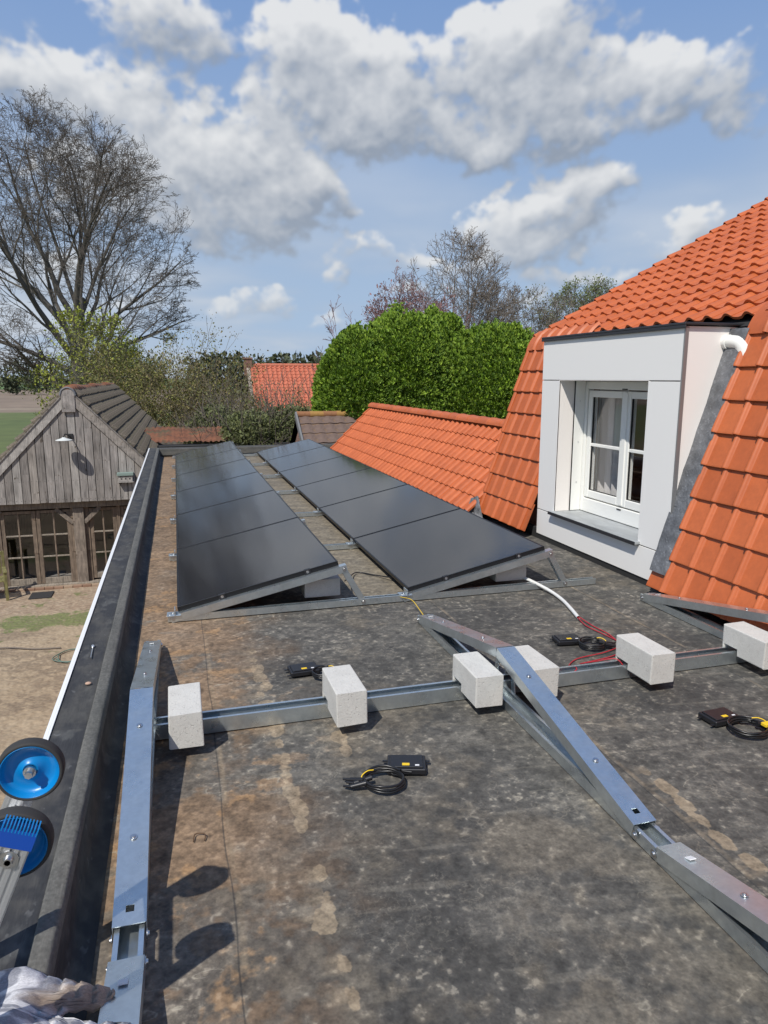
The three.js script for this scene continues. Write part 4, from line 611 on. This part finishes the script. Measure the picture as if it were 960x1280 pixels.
  // wall lamp on the gable
  const lx = -2.36, ly = .27; part(t, 'lamp_bracket', merge([tube([V(lx + .06, ly - .02, Z), V(lx + .03, ly + .05, Z + .12), V(lx - .03, ly + .1, Z + .3), V(lx - .05, ly + .05, Z + .36)], .012, 20, 6), rbox(lx - .02, lx + .1, ly - .03, ly + .09, Z - .005, Z + .03, .006)]), M.black);
  part(t, 'lamp_shade', new THREE.LatheGeometry([[.03, .07], [.05, .05], [.17, .012], [.178, 0], [.165, .006], [.04, .04]].map(p => new THREE.Vector2(...p)), 24).translate(lx - .05, ly - .03, Z + .36), std({ color: lin(.6, .62, .6), roughness: .4 }));
  // nest box
  part(t, 'nest_box', merge([boxUV(rbox(-1.36, -1.05, -.755, -.62, Z + .01, Z + .13, .006), .5), boxUV(box(-1.38, -1.03, -.775, -.757, Z + .005, Z + .15), .5)]), M.board[1], 'small wooden nest box on the gable');
  part(t, 'nest_box_roof', rbox(-1.385, -1.025, -.619, -.55, Z + .0, Z + .16, .008), std({ color: lin(.22, .29, .26), roughness: .8, map: noiseTex }), 'grey-green lid of the nest box');
  part(t, 'nest_hole', merge([-1.29, -1.2, -1.11].map(x => cyl(V(x, -.69, Z + .12), V(x, -.69, Z + .134), .017, .017, 10))), M.gap);
  // roof: courses of old dark pantiles
  const mossy = [0, 1, 2].map(i => std({ map: tex(512, 512, (u, v) => { const n = tn(u, v, 9, 5), f = tn(v, u, 30, 3), l = ss(.25, .55, tn(u, v, 17, 4)); let c = mix3([.068, .055, .042], [.135, .112, .085], clamp(.5 + .7 * n)); c = mix3(c, [.13, .135, .07], l * .5); c = mix3(c, [.03, .026, .022], ss(.3, .5, tn(v, u, 40, 2)) * .8); return c.map(k => k * (1 + .6 * f) * (1 + .08 * i)); }), roughness: .95 }));
  const L = HW * Math.hypot(1, SL), n = 14, gg = L / n, A = Math.atan(SL), pt = tileGeo(rollProf(.24, .06), gg + .06, .07, .045);
  for (const s of [1, -1]) { const sl = new THREE.Group(); sl.name = 'roof_slope'; t.add(sl); const m = new THREE.Matrix4().makeBasis(V(0, 0, -s), V(-s * Math.cos(A), Math.sin(A), 0), V(s * Math.sin(A), Math.cos(A), 0)); sl.quaternion.setFromRotationMatrix(m); sl.position.set(RX + s * HW, EYb, s > 0 ? Z + .02 : ZB).sub(t.position);
    mesh('roof_boarding', box(0, Z - ZB, 0, L - .02, -.06, -.02), M.gap, sl);
    for (let j = 0; j < n; j++) { const list = []; for (let k = 0; k < 50; k++) list.push(pt.clone().translate(k * .24, j * gg + .012 * (r() - .5), .012 * fbm(k * .18, j * 3, 2) + .01 * r())); mesh('tile_course', mergeGeometries(list), mossy[(j * 7 + (s > 0 ? 0 : 1)) % 3], sl); } }
  const ridgeM = [0, 1, 2].map(i => std({ color: lin(...[[.3, .12, .06], [.24, .1, .06], [.34, .15, .08]][i]), map: noiseTex, roughness: .85 }));
  for (let k = 0; k < 34; k++) { const z = Z - .12 - k * .35; const g = new THREE.CylinderGeometry(.115, .125, .38, 10, 1, true, Math.PI, Math.PI).rotateX(Math.PI / 2).rotateZ(Math.PI / 2).rotateZ(-Math.PI / 2); const o = part(t, 'ridge_tile', new THREE.CylinderGeometry(.12, .13, .38, 12).rotateX(-Math.PI / 2).translate(RX, RY - .045 + .02 * Math.sin(k * .55) + .01 * r(), z), ridgeM[Math.floor(r() * 3)]); }
}
// in front of the barn
{
  const e = thing('brick_edging', 'row of bricks laid along the foot of the barn doors', 'edging', [-2.3, GY, -17.3]), r = rng(8), bm = [0, 1, 2].map(i => std({ color: lin(...[[.3, .19, .13], [.25, .15, .1], [.36, .26, .18]][i]), map: noiseTex, roughness: .95 })), bg = rbox(-.095, .095, 0, .06, -.05, .05, .006);
  for (let k = 0; k < 20; k++) { const m = mesh('brick', bg, bm[Math.floor(r() * 3)], e); m.position.set(-1.9 + k * .2, .02, .06 + .01 * r()); }
  single('door_mat', rbox(-3.32, -2.86, GY + .035, GY + .055, -16.98, -16.5, .006), std({ color: lin(.03, .029, .03), roughness: .95, map: noiseTex }), 'dark rectangular doormat in front of the barn doors', 'doormat');
  const c = thing('garden_chair', 'weathered mossy wooden garden chair beside the barn doors', 'chair', [-4.05, GY + .03, -16.75]), wm = std({ map: woodTex([.17, .155, .06], 91), roughness: .95 });
  for (const [x, z, hh] of [[-.26, -.25, 1.0], [-.26, .25, .62], [.26, -.25, 1.0], [.26, .25, .62]]) mesh('leg', boxUV(rbox(x - .03, x + .03, 0, hh, z - .03, z + .03, .006), .8), wm, c);
  for (let k = 0; k < 5; k++) mesh('seat_slat', boxUV(rbox(-.26, .26, .42, .445, -.24 + k * .1, -.16 + k * .1, .004), .8), wm, c);
  for (let k = 0; k < 5; k++) mesh('back_slat', boxUV(rbox(-.2 + k * .09, -.15 + k * .09, .5, .95, -.25, -.23, .004), .8), wm, c);
  mesh('back_rail', boxUV(rbox(-.26, .26, .92, 1.0, -.265, -.22, .006), .8), wm, c); for (const x of [-.26, .26]) mesh('armrest', boxUV(rbox(x - .04, x + .04, .62, .65, -.25, .3, .006), .8), wm, c);
  c.rotation.y = .25;
  const hose = []; for (let i = 0; i < 26; i++) hose.push(V(-1.95 + .28 * Math.cos(i * .62) * (1 + .2 * Math.sin(i)), GY + .05 + .006 * (i % 3), -12.75 + .3 * Math.sin(i * .62))); single('garden_hose', tube(hose, .009, 200, 5), std({ color: lin(.1, .16, .13), roughness: .5 }), 'thin green hose coiled on the sandy yard', 'hose');
  single('branch', tube([V(-3.9, GY + .05, -13.3), V(-3.2, GY + .06, -13.45), V(-2.6, GY + .05, -13.25), V(-2.2, GY + .05, -13.2)], .014, 30, 5), M.twig, 'dead branch lying on the sandy yard', 'branch');
}
console.log('barn done', Date.now() - T0);

// ------------------------------------------------------------------ trees and shrubs
class Wood { // collects tapered limbs into one geometry
  constructor() { this.p = []; this.n = []; this.u = []; this.i = []; }
  limb(pts, rad, sides) { const b0 = this.p.length / 3; let pd = null; const s = V(), u = V(), d = V();
    for (let k = 0; k < pts.length; k++) { d.copy(pts[Math.min(k + 1, pts.length - 1)]).sub(pts[Math.max(k - 1, 0)]).normalize(); s.set(d.y, -d.x, .3 * d.x + .01).cross(d); if (s.lengthSq() < 1e-6) s.set(1, 0, 0).cross(d); s.normalize(); u.crossVectors(d, s);
      for (let a = 0; a < sides; a++) { const q = a / sides * 6.2832, c = Math.cos(q), e = Math.sin(q), x = s.x * c + u.x * e, y = s.y * c + u.y * e, z = s.z * c + u.z * e; this.p.push(pts[k].x + x * rad[k], pts[k].y + y * rad[k], pts[k].z + z * rad[k]); this.n.push(x, y, z); this.u.push(a / sides, k * .4); } }
    for (let k = 0; k < pts.length - 1; k++) for (let a = 0; a < sides; a++) { const q = b0 + k * sides + a, w = b0 + k * sides + (a + 1) % sides; this.i.push(q, w, q + sides, w, w + sides, q + sides); } }
  geo() { const g = new THREE.BufferGeometry(); g.setAttribute('position', new THREE.Float32BufferAttribute(this.p, 3)); g.setAttribute('normal', new THREE.Float32BufferAttribute(this.n, 3)); g.setAttribute('uv', new THREE.Float32BufferAttribute(this.u, 2)); g.setIndex(this.i); return g; }
}
const diamond = (l, w) => { const g = new THREE.BufferGeometry(); g.setAttribute('position', new THREE.Float32BufferAttribute([0, 0, 0, w, l * .45, .12 * l, 0, l, 0, -w, l * .45, .12 * l], 3)); g.setAttribute('uv', new THREE.Float32BufferAttribute([.5, 0, 1, .5, .5, 1, 0, .5], 2)); g.setIndex([0, 1, 2, 0, 2, 3]); g.computeVertexNormals(); return g; };
function leaves(parent, name, spots, size, mat, r, cols, flat = .0) { const g = diamond(size, size * .34), o = new THREE.InstancedMesh(g, mat, spots.length), m = new THREE.Matrix4(), q = new THREE.Quaternion(), e = new THREE.Euler(), c = new THREE.Color(), s = V();
  spots.forEach((p, i) => { e.set((r() - .5) * 3.1 * (1 - flat), r() * 6.28, (r() - .5) * 3.1 * (1 - flat)); q.setFromEuler(e); const k = .6 + r() * .8; s.set(k, k, k); m.compose(p, q, s); o.setMatrixAt(i, m); const a = cols[Math.floor(r() * cols.length)], b = .8 + .4 * r(); c.setRGB(a[0] * b, a[1] * b, a[2] * b); o.setColorAt(i, c); });
  o.name = name; o.castShadow = o.receiveShadow = true; o.userData = { kind: 'stuff' }; parent.add(o); return o; }
// grow: limbs fork along their length; inside() keeps the crown to its outline; returns twig tips
function grow(o) { const r = rng(o.seed), thick = new Wood(), fine = new Wood(), tips = [], mids = []; let count = 0;
  const up = V(0, 1, 0);
  (function limb(p, d, len, rad, lev) { const segs = lev === 0 ? 6 : lev < 3 ? 5 : lev < 5 ? 3 : lev < o.levels ? 2 : 1, pts = [p.clone()], rr = [rad], q = p.clone(), dir = d.clone(), end = lev >= o.levels ? .5 : lev > 0 ? .22 : o.taper ?? .5;
    for (let k = 1; k <= segs; k++) { const w = (o.wob ?? .22) * (lev ? 1 : .4); dir.x += (r() - .5) * w; dir.z += (r() - .5) * w; dir.y += (r() - .5) * w * .7 + (o.lift?.[lev] ?? .06); dir.normalize(); q.addScaledVector(dir, len / segs); pts.push(q.clone()); rr.push(Math.max(o.min, rad * mix(1, end, k / segs))); }
    const sides = lev < 2 ? 8 : lev < 3 ? 6 : lev < 4 ? 4 : 3; (lev < 4 ? thick : fine).limb(pts, rr, sides); count++;
    if (lev >= o.levels) { tips.push(q.clone()); return; } if (lev === o.levels - 1) mids.push(pts[1].clone());
    const n = o.kids[lev]; const az0 = r() * 6.28;
    for (let k = 0; k < n; k++) { const f = lev === 0 ? mix(o.first ?? .45, 1, (k + .5 * r()) / n) : mix(.22, 1, (k + r()) / n), fi = Math.min(segs - .001, f * segs), i = Math.floor(fi), s = pts[i].clone().lerp(pts[i + 1], fi - i), dd = pts[i + 1].clone().sub(pts[i]).normalize();
      const ang = mix(o.ang[lev][0], o.ang[lev][1], lev === 0 ? 1 - (k + .3 * r()) / n : r()), az = az0 + k * 2.4 + (r() - .5) * .8; const side = V(Math.cos(az), 0, Math.sin(az)); side.addScaledVector(dd, -side.dot(dd)).normalize();
      const nd = dd.clone().multiplyScalar(Math.cos(ang)).addScaledVector(side, Math.sin(ang)).normalize(); let l = len * mix(o.len[lev][0], o.len[lev][1], r()) * (lev === 0 ? mix(o.low ?? 1, 1, k / n) : mix(1.05, .8, f));
      if (o.inside) { if (o.inside(s) > 1.06) continue; const e = V(), lim = .9 + .12 * r(), l0 = l; for (let g = 0; g < 8; g++) { e.copy(s).addScaledVector(nd, l); e.y += l * .12; if (o.inside(e) < lim) break; l *= .82; } if (l < l0 * .25) l = l0 * .25; }
      limb(s, nd, l, Math.max(o.min, rad * mix(1, end, f) * mix(o.rk[0], o.rk[1], r())), lev + 1); }
  })(V(0, 0, 0), (o.dir ?? V(0, 1, 0)).clone(), o.trunk, o.radius, 0);
  return { thick: thick.geo(), fine: fine.geo(), tips, mids, count }; }
function tree(name, label, o, pos, mats, group) { const t = thing(name, label, o.cat ?? 'tree', pos, group), g = grow(o); mesh('trunk', g.thick, mats[0], t); const f = mesh('twigs', g.fine, mats[1], t); return { t, ...g }; }
const scatter = (pts, n, spread, r, ok) => { const out = []; let guard = 0; while (out.length < n && guard++ < n * 20) { const p = pts[Math.floor(r() * pts.length)]; if (ok && !ok(p, r)) continue; out.push(V(p.x + (r() - .5) * spread, p.y + (r() - .5) * spread, p.z + (r() - .5) * spread)); } return out; };

{ // the great bare tree behind the barn
  const env = (cx, cy, cz, rx, ry) => p => Math.hypot((p.x - cx) / rx, (p.y - cy) / ry, (p.z - cz) / rx);
  const big = tree('bare_tree', 'tall bare spreading tree rising behind the timber barn', { seed: 12, levels: 6, trunk: 9.5, radius: .58, min: .0075, kids: [17, 7, 6, 5, 4, 3], ang: [[.06, 1.45], [.3, .75], [.3, .8], [.35, .9], [.35, 1.0], [.35, 1.0]], len: [[1.1, 1.4], [.5, .7], [.42, .6], [.42, .62], [.44, .66], [.5, .75]], lift: [0, .075, .07, .05, .02, -.02, -.03], rk: [.42, .62], first: .36, low: .85, taper: .45, wob: .42, inside: env(.0, 11.3, 0, 7.7, 9.2) }, [-5.6, GY, -45], [M.bark, M.twig]);
  console.log('big tree limbs', big.count);
  const r = rng(31), low = scatter(big.tips, 9000, .7, r, (p, q) => p.y < 7.5 - (p.x > 1 ? 0 : 2.5) && p.x > -5 && q() < .8 * ss(8.5, 3.5, p.y));
  leaves(big.t, 'leaves', low, .14, leafMat(1, 1, 1), r, [[.16, .19, .03], [.2, .21, .035], [.12, .15, .03]]);
  const y = tree('young_tree', 'small tree in fresh yellow-green leaf behind the barn ridge', { seed: 5, levels: 4, trunk: 5.6, radius: .14, min: .008, kids: [16, 6, 5, 4], ang: [[.5, 1.3], [.4, .9], [.4, 1], [.4, 1]], len: [[.3, .45], [.45, .65], [.45, .65], [.5, .7]], rk: [.35, .55], first: .2, low: 1.2, inside: env(0, 4.2, 0, 2.5, 4.0) }, [-3.6, GY, -36], [M.bark, M.twig]);
  leaves(y.t, 'leaves', scatter(y.tips, 6000, .5, r), .13, leafMat(1, 1, 1), r, [[.27, .31, .02], [.22, .27, .025], [.32, .34, .03]]);
  // thicket beyond the barn
  const bushO = (seed, h, w, n) => ({ seed, cat: 'shrub', levels: 3, trunk: .3, radius: .09, min: .006, kids: [n, 7, 5], ang: [[.1, .75], [.2, .6], [.25, .8]], len: [[h / .3 * .7, h / .3], [.35, .55], [.4, .6]], lift: [0, .02, .03, .02], rk: [.3, .45], first: .1, wob: .26, taper: .3 });
  for (const [x, z, h, n, leaf, cols, sz, lab, mat] of [
    [-1.6, -33, 5.3, 16, 12480, [[.2, .2, .035], [.17, .19, .03], [.21, .18, .045]], .09, 'olive-green budding shrub beside the barn roof', M.twigOlive],
    [.3, -31.5, 5.2, 18, 10080, [[.21, .19, .045], [.18, .18, .035], [.22, .16, .06]], .085, 'brownish budding shrub between barn and red-roofed house', M.twigOlive],
    [1.7, -33.5, 4.2, 14, 4320, [[.15, .15, .04], [.12, .14, .04]], .09, 'sparse grey-green shrub in front of the far woods', M.twigPale],
    [2.8, -30, 3.5, 13, 6240, [[.13, .15, .04], [.16, .15, .05]], .09, 'tangled thin shrub in front of the red-roofed house', M.twigOlive],
    [-4.4, -40, 4.2, 12, 6000, [[.17, .19, .04], [.13, .16, .03]], .11, 'leafy shrub under the great bare tree', M.twigOlive],
    [4.9, -31, 3.3, 12, 5760, [[.12, .14, .04], [.15, .15, .05]], .09, 'thin shrub below the eaves of the red-roofed house', M.twigOlive]]) {
    const b = tree('shrub', lab, bushO(Math.round(x * 13 + 200), h, 1, n), [x, GY, z], [mat, mat], 'shrubs beyond the barn'); if (leaf) leaves(b.t, 'leaves', scatter(b.tips.concat(b.mids), leaf, .5, r), sz, leafMat(1, 1, 1), r, cols); }
  // dense low evergreen behind the rear parapet
  for (const [x, z, s, sy, lab] of [[2.15, -22.2, 1.0, .72, 'low dark evergreen shrub behind the rear parapet'], [3.55, -22.6, 1.15, .85, 'low dark evergreen shrub beside the brown tiled roof'], [1.2, -24.2, 1.0, .8, 'low evergreen shrub growing over the rusty shed roof']]) {
    const b = tree('evergreen_shrub', lab, bushO(Math.round(x * 31), 3.6, 1, 12), [x, GY, z], [M.twig, M.twigOlive], 'low evergreens'); const sp = []; for (let i = 0; i < 9000; i++) { const a = r() * 6.28, c = r() * 2 - 1, k = Math.pow(r(), .25), q = Math.sqrt(1 - c * c), e = 1 + .25 * fbm(a * 1.5, c * 3 + x, 3); sp.push(V(Math.cos(a) * q * k * s * e, 3.05 + c * k * sy * e, Math.sin(a) * q * k * s * e)); } leaves(b.t, 'leaves', sp, .09, leafMat(1, 1, 1), r, [[.14, .165, .05], [.17, .185, .06], [.11, .13, .04]]); }
  // bare trees and saplings behind the clipped evergreen
  for (const [name, x, z, trunk, rad, rx, ry, cy, seed, mat, lab, leaf, cols] of [
    ['bare_tree', 17.4, -44, 6.6, .26, 4.4, 6.2, 8.2, 41, M.twigPale, 'round-crowned bare tree above the clipped evergreens', 0],
    ['bare_tree', 21.4, -46, 5.6, .2, 3.2, 5.2, 6.6, 42, M.twigPale, 'smaller bare tree between the round bare tree and the tiled roof', 0],
    ['bare_tree', 26.5, -49, 5.6, .2, 3.8, 5.0, 6.9, 43, M.twigPale, 'crooked bare tree with first leaves near the tiled roof', 2600, [[.16, .17, .07]]],
    ['budding_tree', 32.3, -52, 6.0, .24, 4.6, 5.6, 7.4, 44, M.twig, 'tree in young leaf beside the tiled roof edge', 12000, [[.15, .19, .05], [.18, .21, .06], [.13, .16, .045]]],
    ['budding_tree', 10.9, -33, 3.9, .13, 2.6, 3.8, 6.4, 45, M.twigPink, 'pinkish budding tree above the clipped evergreens', 1500, [[.26, .13, .13], [.22, .14, .12]]],
    ['budding_tree', 13.4, -36, 3.4, .13, 2.4, 3.4, 6.0, 48, M.twigPink, 'reddish budding tree beside the round bare tree', 700, [[.24, .14, .12]]],
    ['sapling', 7.0, -30, 4.2, .07, 1.6, 3.3, 5.2, 46, M.twigPink, 'thin bare sapling rising behind the clipped evergreen', 0]]) {
    const b = tree(name, lab, { seed, levels: 5, trunk, radius: rad, min: name === 'sapling' ? .008 : .011, kids: name === 'sapling' ? [8, 4, 3, 3, 2] : [10, 6, 5, 4, 4], ang: [[.15, .95], [.3, .7], [.3, .85], [.35, .9], [.4, 1]], len: [[.85, 1.15], [.5, .68], [.45, .65], [.45, .65], [.45, .7]], lift: [0, .06, .05, .03, .02, 0], rk: [.4, .6], first: .4, taper: .45, wob: .3, inside: env(0, cy, 0, rx, ry) }, [x, GY, z], [mat, mat], 'trees behind the clipped evergreens');
    if (leaf) leaves(b.t, 'leaves', scatter(b.tips, leaf, .5, r), .13, leafMat(1, 1, 1), r, cols); }
}
console.log('trees done', Date.now() - T0);
{ // clipped evergreens: dense leaf-covered domes
  const r = rng(61), lm = leafMat(1, 1, 1, .25), core = std({ color: lin(.18, .29, .018), roughness: 1 });
  const cols = [[.17, .285, .016], [.215, .34, .02], [.12, .215, .014], [.27, .39, .03]];
  for (const [x, z, rx, top, rz, lab] of [[5.2, -20.2, 1.4, 2.9, 1.6, 'rounded clipped evergreen beside the red-roofed house'], [6.5, -20.4, 1.55, 3.4, 1.7, 'tallest dome of the clipped evergreens'], [7.8, -21.0, 1.2, 3.45, 1.5, 'small dome of clipped evergreen between two larger domes'], [9.05, -19.6, 1.8, 3.0, 1.8, 'broad clipped evergreen dome beside the steep tiled roof']]) {
    const t = thing('clipped_evergreen', lab, 'evergreen', [x, GY, z], 'row of clipped evergreens'), H = top - GY, cy = H * .58, ry = H - cy;
    mesh('trunk', new THREE.CylinderGeometry(.12, .2, cy, 8).translate(0, cy / 2, 0), M.bark, t);
    const rad = (dx, dy, dz) => { const a = Math.atan2(dz, dx); return 1 + .10 * fbm(a * 2.2 + x, dy * 2.6 + x, 2) + .07 * fbm(a * 6 + x, dy * 7, 3); };
    const P = (dx, dy, dz, k) => { const e = rad(dx, dy, dz) * k; return dy > 0 ? V(Math.sign(dx) * Math.pow(Math.abs(dx), .94) * rx * e, cy + Math.pow(dy, .95) * ry * e, Math.sign(dz) * Math.pow(Math.abs(dz), .94) * rz * e) : V(dx * rx * e * 1.08, cy + dy * cy * .92 * e, dz * rz * e * 1.08); };
    const sg = new THREE.SphereGeometry(1, 40, 30), sp = sg.attributes.position; for (let i = 0; i < sp.count; i++) { const q = P(sp.getX(i), sp.getY(i), sp.getZ(i), .86); sp.setXYZ(i, q.x, q.y, q.z); } sg.computeVertexNormals(); mesh('crown_core', sg, core, t);
    const N = 30000, g = (() => { const a = diamond(.085, .036), b = diamond(.08, .034).rotateY(2.1).rotateZ(.5), c = diamond(.08, .034).rotateY(4.2).rotateX(.5); return mergeGeometries([a, b, c]); })(), o = new THREE.InstancedMesh(g, lm, N), m = new THREE.Matrix4(), q = new THREE.Quaternion(), qq = new THREE.Quaternion(), s = V(), c = new THREE.Color();
    for (let i = 0; i < N; i++) { const u = r() * 2 - 1, a = r() * 6.283, w = Math.sqrt(1 - u * u), cl = fbm(a * 9 + x, u * 13, 2), k = .93 + .10 * r() + .05 * cl, p = P(Math.cos(a) * w, u, Math.sin(a) * w, k); q.setFromUnitVectors(V(0, 1, 0), V(Math.cos(a) * w + (r() - .5) * 1.1, u + .35 + (r() - .5) * 1.1, Math.sin(a) * w + (r() - .5) * 1.1).normalize()); qq.setFromAxisAngle(V(0, 1, 0), r() * 6.28); q.multiply(qq); const z2 = .8 + .7 * r(); s.set(z2, z2, z2); m.compose(p, q, s); o.setMatrixAt(i, m); const e = cols[Math.floor(r() * 4)], b = .85 + .3 * r(); c.setRGB(e[0] * b, e[1] * b, e[2] * b); o.setColorAt(i, c); }
    o.name = 'leaves'; o.userData = { kind: 'stuff' }; o.castShadow = o.receiveShadow = true; t.add(o);
  }
}
console.log('hedge done', Date.now() - T0);

// ------------------------------------------------------------------ roofs and houses beyond
{
  const tileRows = (x0, x1, ye, yr, ze, zr, n, W, prof, mats, r, t, name) => { const L = Math.hypot(yr - ye, zr - ze), A = Math.atan2(yr - ye, ze - zr), gg = L / n, s = new THREE.Group(); s.name = name; t.add(s); const m = new THREE.Matrix4().makeBasis(V(1, 0, 0), V(0, Math.sin(A), -Math.cos(A)), V(0, Math.cos(A), Math.sin(A))); s.quaternion.setFromRotationMatrix(m); s.position.set(x0, ye, ze).sub(t.position); const g = tileGeo(prof, gg + .05, .03, .02);
    mesh('roof_boarding', box(0, x1 - x0, 0, L, -.06, -.03), M.gap, s);
    for (let j = 0; j < n; j++) { const list = []; for (let k = 0; k * W < x1 - x0 - .01; k++) list.push(g.clone().translate(k * W, j * gg, .01 * r())); mesh('tile_course', mergeGeometries(list), mats[Math.floor(r() * mats.length)], s); } };
  // red-roofed house
  const r = rng(17), h = thing('red_roofed_house', 'distant house with weathered red tiled roof and a chimney', 'house', [6, GY, -37]);
  const redM = [0, 1, 2].map(i => std({ map: tex(256, 256, (u, v) => { const n = tn(u, v, 8, 4), l = ss(.2, .5, tn(v, u, 12, 3)); return mix3(mix3([.36, .085, .045], [.5, .15, .085], clamp(.5 + .7 * n + .1 * i)), [.42, .3, .22], l * .3); }), roughness: .9 }));
  tileRows(3.55, 10, .0, 2.2, -34.4, -36.6, 14, .23, rollProf(.23, .045), redM, r, h, 'roof_slope');
  const brick = std({ map: tex(256, 256, (u, v) => { const by = v * 16, bx = u * 8 + (Math.floor(by) % 2) * .5, jm = Math.min(by % 1, 1 - by % 1) < .09 || Math.min(bx % 1, 1 - bx % 1) < .05; const k = .8 + .4 * n2(Math.floor(bx) * 3.1, Math.floor(by) * 1.7); return jm ? [.3, .27, .23] : [.26 * k, .13 * k, .09 * k]; }), roughness: .95 });
  part(h, 'wall', boxUV(merge([prism([[34.6, GY], [34.6, -.1], [36.6, 2.02], [38.6, -.1], [38.6, GY]], 3.62, 9.9).applyMatrix4(new THREE.Matrix4().set(0, 0, 1, 0, 0, 1, 0, 0, -1, 0, 0, 0, 0, 0, 0, 1))]), 1), brick);
  part(h, 'rear_slope', prism([[-36.6, 2.16], [-38.8, -.04], [-38.8, -.1], [-36.6, 2.08]], 3.55, 10).applyMatrix4(new THREE.Matrix4().set(0, 0, 1, 0, 0, 1, 0, 0, 1, 0, 0, 0, 0, 0, 0, 1)), redM[0]);
  part(h, 'gable_coping', merge([bar(V(3.53, .0, -34.4), V(3.53, 2.2, -36.6), .16, .1), bar(V(3.53, .0, -38.8), V(3.53, 2.2, -36.6), .16, .1)]), std({ color: lin(.32, .27, .22), roughness: .9 }));
  part(h, 'ridge', merge([...Array(17).keys()].map(k => cyl(V(3.6 + k * .38, 2.2, -36.6), V(3.99 + k * .38, 2.2, -36.6), .11, .1, 10))), redM[2]);
  part(h, 'chimney', merge([boxUV(box(3.35, 3.72, 1.7, 2.5, -36.8, -36.4), 1), boxUV(box(3.31, 3.76, 2.5, 2.58, -36.84, -36.36), 1)]), std({ color: lin(.24, .13, .1), roughness: .95, map: noiseTex }));
  // brown tiled outbuilding behind the rear parapet: ridge along x, hip of the parapet side
  const b = thing('brown_roofed_shed', 'brown tiled outbuilding roof behind the orange wing', 'shed', [5.2, GY, -19]);
  const brownM = [0, 1, 2].map(i => std({ map: tex(256, 256, (u, v) => { const n = tn(u, v, 8, 4), l = ss(.3, .6, tn(v, u, 10, 3)); return mix3(mix3([.085, .055, .045], [.145, .1, .08], clamp(.5 + .6 * n + .1 * i)), [.3, .17, .05], l * .25); }), roughness: .9 }));
  tileRows(3.05, 8.5, -.5, .62, -17.2, -18.9, 5, .3, rollProf(.3, .014), brownM, r, b, 'roof_slope');
  part(b, 'rear_slope', prism([[-18.9, .6], [-20.6, -.52], [-20.6, -.58], [-18.9, .54]], 3.05, 8.5).applyMatrix4(new THREE.Matrix4().set(0, 0, 1, 0, 0, 1, 0, 0, 1, 0, 0, 0, 0, 0, 0, 1)), brownM[0]);
  part(b, 'wall', prism([[17.4, GY], [17.4, -.55], [18.9, .42], [20.4, -.55], [20.4, GY]], 3.15, 8.4).applyMatrix4(new THREE.Matrix4().set(0, 0, 1, 0, 0, 1, 0, 0, -1, 0, 0, 0, 0, 0, 0, 1)), brick);
  part(b, 'verge_board', merge([bar(V(3.03, -.53, -17.18), V(3.03, .65, -18.9), .05, .16)]), std({ color: lin(.16, .16, .16), roughness: .7 }));
  const lich = [0, 1].map(i => std({ color: lin(...[[.28, .13, .06], [.36, .2, .06]][i]), map: noiseTex, roughness: .95 }));
  for (let k = 0; k < 15; k++) part(b, 'ridge_tile', cyl(V(3.05 + k * .36, .63, -18.9), V(3.43 + k * .36, .63, -18.9), .1, .09, 10), lich[k % 2]);
  // long low shed with rusty roof and dark eaves
  const s = thing('rusty_shed', 'long low shed with rusty brown roof and dark open eaves', 'shed', [1.8, GY, -22]);
  const rust = std({ map: tex(512, 256, (u, v) => { const n = tn(u, v, 7, 5), l = ss(.1, .5, tn(v, u, 9, 4)); return mix3(mix3([.1, .045, .028], [.2, .08, .042], clamp(.5 + .9 * n)), [.075, .07, .04], l * .8); }), roughness: 1 });
  const rp = new THREE.PlaneGeometry(3.4, 1.2, 60, 8).rotateX(-Math.PI / 2 + .3).translate(-.25, -.06, -22.2), P = rp.attributes.position; for (let i = 0; i < P.count; i++) { const x = P.getX(i); P.setY(i, P.getY(i) + .025 * Math.sin(x * 42) + .03 * fbm(x * 2, P.getZ(i) * 2, 2)); } rp.computeVertexNormals(); part(s, 'roof', rp, rust);
  part(s, 'eaves_board', box(-1.9, 4.3, -.42, -.34, -21.62, -21.56), M.black); part(s, 'gutter', cyl(V(-1.9, -.36, -21.5), V(4.3, -.36, -21.5), .045, .045, 8), M.black);
  part(s, 'wall', box(-1.85, 4.25, GY, -.45, -23.2, -21.75), M.gap);
  // far woods along the horizon
  const wr = rng(23), spots = []; const wood = (x0, x1, z0, z1, h0, h1, n) => { for (let i = 0; i < n; i++) { const x = mix(x0, x1, wr()), z = mix(z0, z1, wr()), hh = mix(h0, h1, wr()), w = hh * .32; for (let k = 0; k < 60; k++) { const y = Math.pow(wr(), .8), a = wr() * 6.28, q = w * (1 - y * .75) * Math.sqrt(wr()); spots.push(V(x + Math.cos(a) * q, GY + .3 + y * hh, z + Math.sin(a) * q)); } } };
  wood(2, 60, -150, -135, 6.5, 9, 170); wood(-110, -8, -330, -300, 8, 13, 150); wood(40, 220, -330, -260, 9, 14, 160); wood(-45, -10, -230, -220, 3, 5, 40);
  const fw = leaves(scene, 'far_woods', spots, 1.0, leafMat(1, 1, 1, .1), wr, [[.05, .065, .03], [.06, .075, .03], [.045, .055, .03], [.075, .085, .04]]); fw.userData = { kind: 'stuff', label: 'dark green far woods along the horizon', category: 'woods' };
}
renderer.render(scene, camera);
